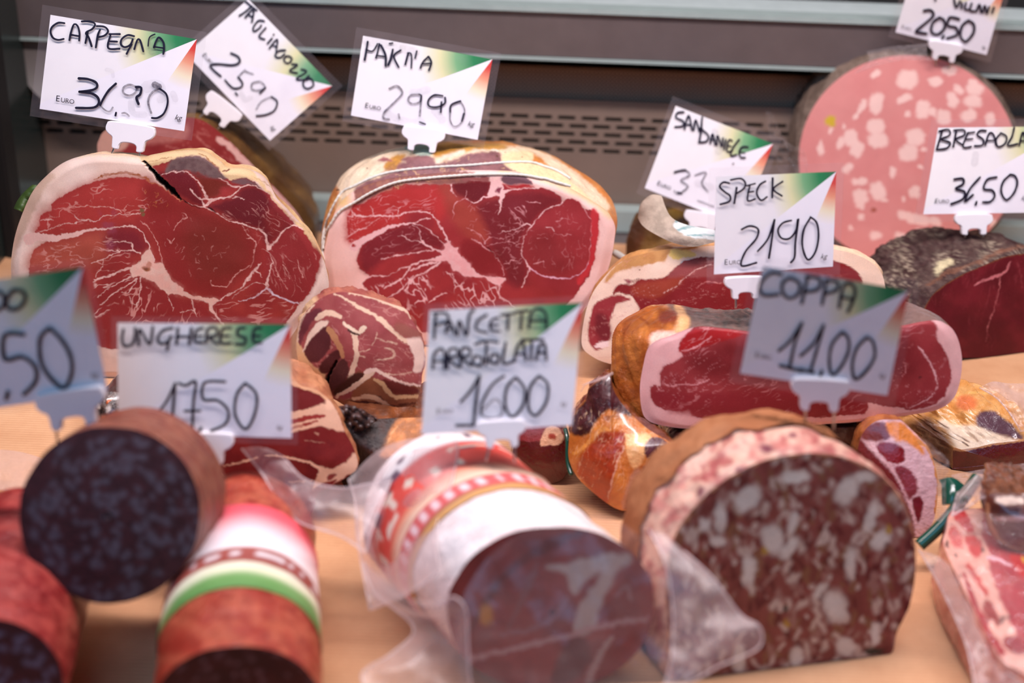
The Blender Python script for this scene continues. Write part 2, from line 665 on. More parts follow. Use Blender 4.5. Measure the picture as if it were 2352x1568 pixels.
# ------------------------------------------------------------------ builders
def block(name, label, cat, pl, outline, axis, length, prof, face_paint, side_paint, N=260, MR=70, K=40,
          fm='lean', sm='rind', bulge=0.004, amp=0.002, zmin=0.0008, bow=None, group=None, root=None, partnames=('rind', 'cut_face'),
          rim=0.0, seed=3):
    """a cut piece: outline traced on its cut plane, its body running back along axis.
    prof = [(s, scale)] ; bow(s) optional shift vector"""
    o2 = resample(crom(outline, len(outline) * 12, True), N)
    O = onplane(o2, pl)
    n = pl[1]
    O[:, 2] = np.maximum(O[:, 2], zmin)
    c2 = o2.mean(0)
    C = onplane([c2], pl)[0]
    C[2] = max(C[2], zmin + .004)
    # face
    r = np.linspace(0, 1, MR + 1)[1:]
    r = r ** 0.85
    V = C + (O - C)[None] * r[:, None, None]
    dome = bulge * (1 - r ** 2)
    if rim:
        dome = dome - rim * ss(.93, 1.0, r)
    V = V + n * dome[:, None, None]
    V = np.vstack([V.reshape(-1, 3), (C + n * bulge)[None]])
    px = topx(V)
    col, dent = face_paint(px[:, 0], px[:, 1])
    V = V - n * dent[:, None]
    V = V + n * ((fbm(px[:, 0] / 70, px[:, 1] / 70, seed, 2) - .5) * bulge * .4)[:, None]
    V[:, 2] = np.maximum(V[:, 2], zmin)
    q = grid_faces(MR, N)
    j = np.arange(N)
    ctr = np.stack([np.full(N, MR * N), j, (j + 1) % N], 1)
    a, b2, c3 = V[q[N // 3][0]], V[q[N // 3][1]], V[q[N // 3][2]]
    e1, e2 = O[(np.arange(N) + 1) % N] - C, O - C
    sgn = np.sign((np.cross(e2, e1) @ n).sum())
    if sgn < 0:
        q, ctr = q, ctr[:, ::-1]
    else:
        q = q[:, ::-1]
    fme = mesh_np(partnames[1], V, [q, ctr], col)
    rimv = V[(MR - 1) * N: MR * N].copy()
    # body
    axis = nrm(axis)
    s = np.linspace(0, 1, K + 1)
    ps, pv = [p[0] for p in prof], [p[1] for p in prof]
    ps2 = np.linspace(0, 1, 200)
    sc = np.interp(ps2, ps, pv)
    ker = np.hanning(15)
    ker /= ker.sum()
    pad = np.concatenate([np.full(7, sc[0]), sc, np.full(7, sc[-1])])
    sc = np.interp(s, ps2, np.convolve(pad, ker, 'valid'))
    sc[0] = 1.0
    B = C + (rimv - C)[None] * sc[:, None, None] + axis * (length * s)[:, None, None]
    if bow is not None:
        B = B + np.array([bow(t) for t in s])[:, None]
    ang = np.arange(N) / N * 2 * math.pi
    nz = fbm(6 + 5 * np.cos(ang)[None] + 0 * s[:, None], 6 + 5 * np.sin(ang)[None] + 6 * s[:, None], seed + 20, 4) - .5
    rad = (O - C) / (np.linalg.norm(O - C, axis=1)[:, None] + 1e-9)
    B = B + rad[None] * (nz * amp * 2 * ss(0, .08, s)[:, None])[..., None]
    B[0] = rimv
    Bf = B.reshape(-1, 3)
    endc = B[-1].mean(0) + axis * .004
    Bf = np.vstack([Bf, endc[None]])
    Bf[:, 2] = np.maximum(Bf[:, 2], zmin)
    pxb = topx(Bf)
    bcol, _ = side_paint(pxb[:, 0], pxb[:, 1])
    qb = grid_faces(K + 1, N)
    cb = np.stack([np.full(N, (K + 1) * N), K * N + (j + 1) % N, K * N + j], 1)
    if sgn < 0:
        qb, cb = qb[:, ::-1], cb[:, ::-1]
    cb = cb[:, ::-1]
    bme = mesh_np(partnames[0], Bf, [qb, cb], bcol)
    if root is None:
        base = (float(Bf[:, 0].mean()), float(Bf[:, 1].mean()), float(Bf[:, 2].min()))
        root = thing(name, base, label, cat, group)
    body = link(partnames[0], bme, M[sm], root)
    face = link(partnames[1], fme, M[fm], root)
    tris = np.concatenate([qb[:, [0, 1, 2]], qb[:, [0, 2, 3]]])
    allv = np.vstack([Bf, V])
    ftri = np.concatenate([q[:, [0, 1, 2]], q[:, [0, 2, 3]], ctr]) + len(Bf)
    step = max(1, len(ftri) // 60000)
    bvh = BVHTree.FromPolygons([tuple(p) for p in allv], [tuple(int(z) for z in t) for t in np.concatenate([tris, ftri])])
    return dict(root=root, bvh=bvh, C=C, body=body, face=face, axis=axis)


def cast(bvh, px, py):
    d = rays([(px, py)])[0]
    h = bvh.ray_cast(Vector(CAM), Vector(d).normalized())
    if h[0] is None:
        return None
    return np.array(h[0]), np.array(h[1])


def drape(bvh, path, off, n=60):
    q = crom(path, n)
    out = []
    for p in q:
        h = cast(bvh, p[0], p[1])
        if h is not None:
            nn = h[1]
            if nn @ (CAM - h[0]) < 0:
                nn = -nn
            out.append(h[0] + nn * off)
    return np.array(out)


def sheet(rows, nu=60, nv=40, crumple=.003, cs=22, seed=5, rowfine=None):
    """a film: a grid of control points (px, py, Z) smoothed and crumpled"""
    g = np.asarray(rows, float)
    a = np.stack([crom(r, nu) for r in g])
    b = np.stack([crom(a[:, k], nv) for k in range(nu)], 1)
    b = b.reshape(-1, 3)
    r = rays(b[:, :2])
    dz = (fbm(b[:, 0] / cs, b[:, 1] / cs, seed, 3) - .5) * 2 * crumple
    dz2 = np.abs(vn(b[:, 0] / (cs * 2.2) + b[:, 1] / (cs * 3), b[:, 1] / (cs * 2.5), seed + 9) - .5) * 2 * crumple
    return CAM + (b[:, 2] + dz + dz2)[:, None] * r, [grid_faces(nv, nu, False)]


def film(name, rows, mat, parent, label=None, **k):
    v, f = sheet(rows, **k)
    v[:, 2] = np.maximum(v[:, 2], .0012)
    o = link(name, mesh_np(name, v, f), M[mat], parent)
    if label:
        o['label'] = label
    if mat == 'film_haze' and parent is not None:      # the doubled, paler rim of the film
        nu, nv = k.get('nu', 60), k.get('nv', 40)
        g = v.reshape(nv, nu, 3)
        prt = [tube(e, .0006, 6) for e in (g[:, 0], g[:, -1], g[-1])]
        vv, ff = merge(prt)
        link('film_rim', mesh_np('film_rim', vv, ff), M['film_edge'], o)
    return o


def lathe_like(center, axis, rad, length, N=96, K=40, prof=None, facen=None, amp=.0012, seed=4, upv=(0, 0, 1)):
    """a round stick: front centre, axis (pointing away), radius; returns ring grid (K+1, N, 3)"""
    axis = nrm(axis)
    e1 = nrm(np.cross(axis, upv))
    e2 = np.cross(e1, axis)
    s = np.linspace(0, 1, K + 1)
    prof = prof or [(0, 1), (.8, 1), (.93, .85), (1, .35)]
    sc = np.interp(s, [p[0] for p in prof], [p[1] for p in prof])
    an = np.arange(N) / N * 2 * math.pi
    ring = e1[None] * np.cos(an)[:, None] + e2[None] * np.sin(an)[:, None]
    nz = fbm(5 + 2 * np.cos(an)[None] + 0 * s[:, None], 5 + 2 * np.sin(an)[None] + 9 * s[:, None], seed, 3) - .5
    G = np.asarray(center) + axis * (length * s)[:, None, None] + ring[None] * (rad * sc[:, None] + amp * 2 * nz)[..., None]
    if facen is not None:                      # oblique cut at the front
        fn = nrm(facen)
        k = -((G[0] - np.asarray(center)) @ fn) / (axis @ fn)
        G = G + axis * (k[None] * (1 - s)[:, None])[..., None]
    return G, s, an


def stick(name, label, cat, center, axis, rad, length, face_col, side_col, fm='salami', sm='casing', facen=None, group=None, prof=None,
          N=96, K=60, MR=40, bulge=.002, parts=('casing', 'cut_face'), seed=4, amp=.0012):
    G, s, an = lathe_like(center, axis, rad, length, N, K, prof, facen, amp, seed)
    V = G.reshape(-1, 3)
    end = G[-1].mean(0) + nrm(axis) * .004
    V = np.vstack([V, end[None]])
    px = topx(V)
    si = np.concatenate([np.repeat(s, N), [1.0]])
    ai = np.concatenate([np.tile(an, K + 1), [0.0]])
    col = side_col(si, ai, px[:, 0], px[:, 1])
    j = np.arange(N)
    cap = np.stack([np.full(N, (K + 1) * N), K * N + j, K * N + (j + 1) % N], 1)
    me = mesh_np(parts[0], V, [grid_faces(K + 1, N)[:, ::-1], cap[:, ::-1]], col)
    root = thing(name, (V[:, 0].mean(), V[:, 1].mean(), max(0, V[:, 2].min())), label, cat, group)
    body = link(parts[0], me, M[sm], root)
    C = G[0].mean(0)
    fn = nrm(facen) if facen is not None else -nrm(axis)
    r = np.linspace(0, 1, MR + 1)[1:] ** .8
    FV = C + (G[0] - C)[None] * r[:, None, None] + fn * (bulge * (1 - r ** 2))[:, None, None]
    FV = np.vstack([FV.reshape(-1, 3), (C + fn * bulge)[None]])
    pf = topx(FV)
    fc, _ = face_col(pf[:, 0], pf[:, 1])
    fme = mesh_np(parts[1], FV, [grid_faces(MR, N)[:, ::-1], np.stack([np.full(N, MR * N), j, (j + 1) % N], 1)[:, ::-1]], fc)
    link(parts[1], fme, M[fm], root)
    bvh = BVHTree.FromPolygons([tuple(p) for p in np.vstack([V])], [tuple(int(z) for z in t) for t in grid_faces(K + 1, N)])
    return dict(root=root, bvh=bvh, G=G, s=s, an=an, C=C, axis=nrm(axis), fn=fn)


def band_on(st, s0, s1, off, colf, name, mat='print', a0=0, a1=None):
    """a wrap around part of a stick's length"""
    G, s, an = st['G'], st['s'], st['an']
    K, N = len(s), len(an)
    ss2 = np.linspace(s0, s1, 40)
    idx = ss2 * (K - 1)
    i = np.minimum(idx.astype(int), K - 2)
    f = (idx - i)[:, None, None]
    R = G[i] * (1 - f) + G[i + 1] * f
    c = R.mean(1, keepdims=True)
    d = R - c
    R = R + d / np.linalg.norm(d, axis=2, keepdims=True) * off
    V = R.reshape(-1, 3)
    px = topx(V)
    col = colf(np.repeat((ss2 - s0) / (s1 - s0), N), np.tile(an, 40), px[:, 0], px[:, 1])
    return link(name, mesh_np(name, V, [grid_faces(40, N)[:, ::-1]], col), M[mat], st['root'])


def text_verts(txt, size, shear=0.0):
    cu = bpy.data.curves.new('t', 'FONT')
    cu.body = txt
    cu.size = size
    cu.shear = shear
    o = bpy.data.objects.new('t', cu)
    COL.objects.link(o)
    dg = bpy.context.evaluated_depsgraph_get()
    me = bpy.data.meshes.new_from_object(o.evaluated_get(dg))
    v = np.array([tuple(q.co) for q in me.vertices]).reshape(-1, 3)
    f = [list(p.vertices) for p in me.polygons]
    bpy.data.objects.remove(o)
    bpy.data.curves.remove(cu)
    bpy.data.meshes.remove(me)
    return v[:, :2], f


CLIP = [(-.42, .17), (0, .185), (.42, .17), (.49, .11), (.5, .0), (.44, -.08), (.35, -.14), (.33, -.25), (.31, -.36), (.19, -.37), (.17, -.27), (.09, -.22),
        (-.09, -.22), (-.17, -.27), (-.19, -.37), (-.31, -.36), (-.33, -.25), (-.35, -.14), (-.44, -.08), (-.5, .0), (-.49, .11)]


def price_tag(label, corners, pl, strokes, euro=None, kg=None, clip=None, pins=(), margin=.06):
    """laminated price card on a white two-pin clip. corners TL TR BR BL in pixels, on the plane pl"""
    n = pl[1]
    Q = onplane(corners, pl)
    base = onplane([(clip[0], clip[1])], pl)[0]
    root = thing('price_tag', base, label, 'price tag', 'handwritten price tags')

    def bil(u, v, off=0.0):
        u, v = np.asarray(u)[..., None], np.asarray(v)[..., None]
        return (Q[0] * (1 - u) + Q[1] * u) * v + (Q[3] * (1 - u) + Q[2] * u) * (1 - v) + n * off
    # card
    k = 12
    uu, vv = np.meshgrid(np.linspace(0, 1, k), np.linspace(0, 1, k))
    V = bil(uu, vv).reshape(-1, 3)
    V2 = V - n * .0004
    fr = grid_faces(k, k, False)
    nvt = k * k
    me = mesh_np('printed_card', np.vstack([V, V2]), [fr, fr[:, ::-1] + nvt], None, False)
    at = me.attributes.new('cuv', 'FLOAT_VECTOR', 'POINT')
    at.data.foreach_set('vector', np.tile(np.stack([uu.ravel(), vv.ravel(), 0 * uu.ravel()], 1), (2, 1)).astype(np.float32).ravel())
    card = link('printed_card', me, M['card'], root)
    # sleeve: two clear sheets with a closed rim
    mu, mv = margin, margin * 1.5
    lp = [bil(a, b) + n * .0008 for a, b in ((-mu, 1 + mv), (1 + mu, 1 + mv), (1 + mu, -mv), (-mu, -mv))]
    me = slab_from([Vector(q.ravel()) for q in lp], n, .0018)
    link('clear_sleeve', me, M['sleeve'], root)
    # handwriting
    groups = {}
    dn = nrm(np.asarray(corners[3], float) - np.asarray(corners[0], float))
    hgt = np.linalg.norm(np.asarray(corners[3], float) - np.asarray(corners[0], float))
    split = getattr(price_tag, 'split', .46)
    for st in strokes:
        mat = st[2] if len(st) > 2 else 'ink'
        q = np.asarray(st[0], float)
        q = crom(q, max(6, len(q) * 7))
        q = resample(q, max(4, int(np.linalg.norm(np.diff(q, axis=0), axis=1).sum() / 2.5)), False)
        t = np.gradient(q, axis=0)
        t /= np.linalg.norm(t, axis=1)[:, None] + 1e-9
        nn = np.stack([-t[:, 1], t[:, 0]], 1)
        wd = st[1] * .5 * (0.9 + .25 * vn(q[:, 0] / 9, q[:, 1] / 9, 3))
        # round the ends
        e0, e1 = q[0] - t[0] * st[1] * .35, q[-1] + t[-1] * st[1] * .35
        q = np.vstack([e0, q, e1])
        nn = np.vstack([nn[:1], nn, nn[-1:]])
        wd = np.concatenate([[st[1] * .22], wd, [st[1] * .22]])
        a, b = q + nn * wd[:, None], q - nn * wd[:, None]
        m_ = len(q)
        pp = np.vstack([a, b])
        off = {'ink': .00125, 'faded': .00115, 'smudge': .00105}[mat]
        v = onplane(pp, pl, off)
        i = np.arange(m_ - 1)
        low = ((np.asarray(st[0], float).mean(0) - np.asarray(corners[0])) @ dn) / hgt > split
        groups.setdefault((mat, bool(low)), []).append((v, [np.stack([i, i + 1, i + 1 + m_, i + m_], 1)]))
    for (g, low), L in groups.items():
        nm = {'ink': ('name_lettering', 'price_lettering'), 'faded': ('faded_name_lettering', 'faded_price_lettering'), 'smudge': ('upper_ink_smudge', 'lower_ink_smudge')}[g][low]
        v, f = merge(L)
        link(nm, mesh_np(nm, v, f, None, False), M[g], card)
    # print
    tx = nrm(np.asarray(corners[1]) - np.asarray(corners[0]))
    ty = nrm(np.asarray(corners[0]) - np.asarray(corners[3]))
    jobs = []
    if euro:
        ex, ey, es = euro
        jobs += [('printed_currency', [('E', es * 1.32, 0, (ex, ey)), ('URO', es, 0, (ex + tx[0] * es * .80, ey + tx[1] * es * .80))])]
    if kg:
        jobs += [('printed_unit', [('kg', kg[2] * 1.25, .35, (kg[0], kg[1]))])]
    for nm, parts in jobs:
        tv, tf, cnt = [], [], 0
        for (txt, size, sh, o) in parts:
            v, f = text_verts(txt, size, sh)
            p = np.asarray(o)[None] + v[:, :1] * tx[None] + v[:, 1:] * ty[None]
            tv.append(onplane(p, pl, .0011))
            tf += [[q + cnt for q in g] for g in f]
            cnt += len(v)
        me = bpy.data.meshes.new(nm)
        me.from_pydata([tuple(q) for q in np.vstack(tv)], [], tf)
        link(nm, me, M['ink'], card)
    # clip
    cx, cy, cw, rot = clip
    c, s = math.cos(math.radians(rot)), math.sin(math.radians(rot))

    def loc(u, v):
        return (cx + (u * c + v * s) * cw, cy + (u * s - v * c) * cw)
    lp2 = crom([loc(u, v) for u, v in CLIP], 126, True)
    me = slab_from([Vector(q) for q in onplane(lp2, pl, .0034)], n, .0055, .0006)
    cl = link('clip', me, M['clip'], root)
    for sx, e in zip((-.25, .25), pins):
        a = onplane([loc(sx, -.30)], pl, .0008)[0]
        b = e if len(e) == 3 else onplane([e], pl, .0008)[0]
        b = a + (b - a) * 1.0
        v, f = tube(np.linspace(a, b, 6), .00075, 8)
        link('pin', mesh_np('pin', v, f), M['pin'], cl)
    return root
# ------------------------------------------------------------------ the refrigerated counter
def structure(name, me, mat, label=None, cat=None):
    o = link(name, me, mat)
    o['kind'] = 'structure'
    return o


def mat_kraft():
    t = NT('kraft_paper')
    tc = t.n('ShaderNodeTexCoord').outputs['Object']
    wv = t.n('ShaderNodeTexWave', wave_type='BANDS', bands_direction='Y')
    wv.inputs['Scale'].default_value = 95
    wv.inputs['Distortion'].default_value = .6
    t.l(tc, wv.inputs['Vector'])
    n = t.noise(14, 5, .6)
    n2 = t.noise(500, 3, .6)
    c = t.ramp(n, [(.3, lin((204, 150, 108))), (.7, lin((230, 180, 136)))])
    c = t.mixc(t.math('MULTIPLY', n2, .2), c, L4((176, 116, 76)))
    c = t.mixc(t.math('MULTIPLY', wv.outputs['Fac'], .10), c, L4((150, 92, 55)))
    h = t.math('ADD', wv.outputs['Fac'], t.math('MULTIPLY', n2, .6))
    return t.done(t.bsdf(Base_Color=c, Roughness=.62, Specular_IOR_Level=.35, Normal=t.bump(h, .25, .001)).outputs[0])


M['kraft'] = mat_kraft()
M['steel'] = mat_plain('brushed_steel', (112, 100, 98), .42, .35, .10, 30, .05)
M['panel'] = mat_plain('grey_panel', (134, 114, 101), .55, .15, .08, 20)
M['edge'] = mat_plain('pale_glass_edge', (160, 174, 168), .25, 0, .05)
M['dark'] = mat_plain('dark_recess', (14, 10, 8), .9, 0, .2)
M['black'] = mat_plain('black_gasket', (16, 13, 12), .6)
M['green_dark'] = mat_plain('dark_glass_side', (40, 48, 46), .25)
M['shelf'] = mat_plain('white_glass_shelf', (196, 208, 204), .2)


def mat_mesh():
    t = NT('perforated_mesh')
    tc = t.n('ShaderNodeTexCoord').outputs['Object']
    sx = t.n('ShaderNodeSeparateXYZ')
    t.l(tc, sx.inputs[0])
    a = t.math('SINE', t.math('MULTIPLY', sx.outputs[0], 1500))
    b = t.math('SINE', t.math('MULTIPLY', sx.outputs[2], 1500))
    d = t.math('GREATER_THAN', t.math('ADD', a, b), .7)
    c = t.mixc(d, L4((168, 134, 112)), L4((24, 16, 12)))
    return t.done(t.bsdf(Base_Color=c, Roughness=.6).outputs[0])


M['mesh'] = mat_mesh()
structure('floor', boxmesh('floor', (-1.1, .25, -.03), (1.1, 1.6, -.0012)), M['steel'])
paper = link('kraft_paper', boxmesh('kraft_paper', (-.9, .30, -.0011), (.9, 1.335, 0)), M['kraft'])
tag(paper, 'tan brown kraft paper lining the whole counter under the meats', 'paper')

WY = 1.385


def zat(y, d, x=1176):
    return onplane([(x, y)], (np.array([0, d, 0]), np.array([0, -1.0, 0])))[0][2]


z_sl = zat(266, WY)
pz0, pz1 = -.001, zat(224, WY)
# grille panel with five rows of real slots
rows = [zat(y, WY) for y in (266, 284.5, 303, 321.5, 340)]
sw, sh, pit = .0172, .0044, .0236
bm = bmesh.new()
zs = sorted(rows)
levels = [pz0]
for z in zs:
    levels += [z - sh / 2, z + sh / 2]
levels.append(pz1)
for i in range(len(levels) - 1):
    za, zb = levels[i], levels[i + 1]
    if i % 2 == 0:
        bm.faces.new([bm.verts.new(p) for p in ((-.62, WY, za), (.72, WY, za), (.72, WY, zb), (-.62, WY, zb))])
    else:
        sft = (i // 2 % 2) * pit * .5
        x = -.62
        xs = np.arange(-.52 + sft, .62, pit)
        for x0 in xs:
            a = x0 - sw / 2
            bm.faces.new([bm.verts.new(p) for p in ((x, WY, za), (a, WY, za), (a, WY, zb), (x, WY, zb))])
            x = x0 + sw / 2
        bm.faces.new([bm.verts.new(p) for p in ((x, WY, za), (.72, WY, za), (.72, WY, zb), (x, WY, zb))])
bmesh.ops.remove_doubles(bm, verts=bm.verts[:], dist=1e-5)
r = bmesh.ops.extrude_face_region(bm, geom=bm.faces[:])
for v in r['geom']:
    if isinstance(v, bmesh.types.BMVert):
        v.co.y += .003
bmesh.ops.recalc_face_normals(bm, faces=bm.faces[:])
me = bpy.data.meshes.new('trim_1')
bm.to_mesh(me)
bm.free()
structure('trim_1', me, M['panel'])
structure('wall_back', boxmesh('wall_back', (-1.1, WY + .04, -.03), (1.1, WY + .09, .75)), M['dark'])
# perforated strip set back above the panel
structure('trim_2', boxmesh('trim_2', (-.62, WY + .016, pz1 - .004), (.72, WY + .022, zat(150, WY + .016))), M['mesh'])
# steel rail with pale edges, and the glass shelf above it
RD = WY - .035
z0, z1, z2, z3 = zat(135, RD), zat(128, RD), zat(23, RD), zat(12, RD)
structure('trim_3', boxmesh('trim_3', (-.62, RD, z1), (.8, RD + .07, z2), .001), M['steel'])
structure('trim_4', boxmesh('trim_4', (-.62, RD - .002, z0), (.8, RD + .02, z1)), M['edge'])
structure('trim_5', boxmesh('trim_5', (-.62, RD - .004, z2), (.8, RD + .02, z3)), M['edge'])
structure('trim_6', boxmesh('trim_6', (-.62, RD + .02, z2 + .001), (.8, RD + .32, z3 - .001)), M['shelf'])
# pale strip along the foot of the panel
structure('trim_7', boxmesh('trim_7', (-.62, WY - .02, 0.0), (.72, WY - .002, zat(473, WY - .02)), .001), M['edge'])
# dark left side of the case
xl = onplane([(58, 300)], (np.array([0, 1.3, 0]), np.array([0, -1.0, 0])))[0][0]
structure('wall_left', boxmesh('wall_left', (xl - .12, .9, -.03), (xl - .012, WY + .09, .75)), M['green_dark'])
structure('trim_8', boxmesh('trim_8', (xl - .012, 1.24, -.03), (xl, 1.27, .75), .002), M['black'])
# ------------------------------------------------------------------ the two large hams in focus
a1 = lambda p: zm(20, 330, .2551, p)
a2 = lambda p: zm(380, 330, .2551, p)
FATW, LEAN = (236, 204, 186), (150, 42, 40)

carp_out = [(24, 640), (24, 720), (42, 790), (95, 838), (180, 866), (300, 876), (450, 872), (580, 846), (650, 795), (690, 745), (728, 705), (754, 662),
            (748, 615), (737, 585), (716, 545), (703, 526), (681, 504), (657, 478), (635, 455), (620, 428), (607, 408), (584, 394), (560, 387), (530, 386),
            (516, 382), (508, 374), (490, 361), (474, 350), (446, 345), (405, 347), (377, 351), (348, 356), (326, 361), (275, 357), (224, 355), (183, 360),
            (142, 376), (104, 406), (73, 442), (48, 496), (31, 550), (24, 600)]
carp_lean = (a1([(190, 1130), (205, 1000), (232, 945), (340, 885), (250, 830), (238, 795), (275, 745), (280, 700), (290, 650), (325, 620), (382, 602), (385, 550),
                 (440, 492), (560, 430), (700, 368), (880, 315), (1080, 298), (1240, 322), (1330, 360), (1410, 410), (1440, 400), (1380, 310), (1300, 205), (1380, 180)])
             + a2([(60, 147), (200, 112), (290, 110), (370, 142), (440, 192), (487, 240), (520, 292), (580, 325), (680, 307), (770, 327), (860, 402), (940, 462),
                   (1000, 545), (1100, 650), (1160, 720), (1228, 760), (1290, 855), (1340, 945), (1402, 1012), (1375, 1120), (1335, 1260), (1285, 1360), (1205, 1442),
                   (1140, 1550), (1060, 1640), (850, 1790), (500, 1860), (0, 1850)])
             + [(250, 800), (150, 780), (90, 730), (66, 660)])
carp_hub = a1([(1265, 950), (1290, 1000), (1302, 1070), (1385, 1078), (1420, 1150), (1480, 1232), (1568, 1300)]) + a2(
    [(170, 1330), (260, 1370), (380, 1385), (478, 1400), (432, 1440), (424, 1480), (450, 1540), (400, 1500), (385, 1440), (340, 1420), (230, 1390), (130, 1360), (40, 1352)]) + a1(
    [(1440, 1362), (1400, 1322), (1330, 1275), (1290, 1240), (1230, 1212), (1180, 1190), (1120, 1204), (1100, 1150), (1105, 1105), (1180, 1060), (1212, 1000)])
VE = (226, 160, 146)
VW = (232, 186, 172)
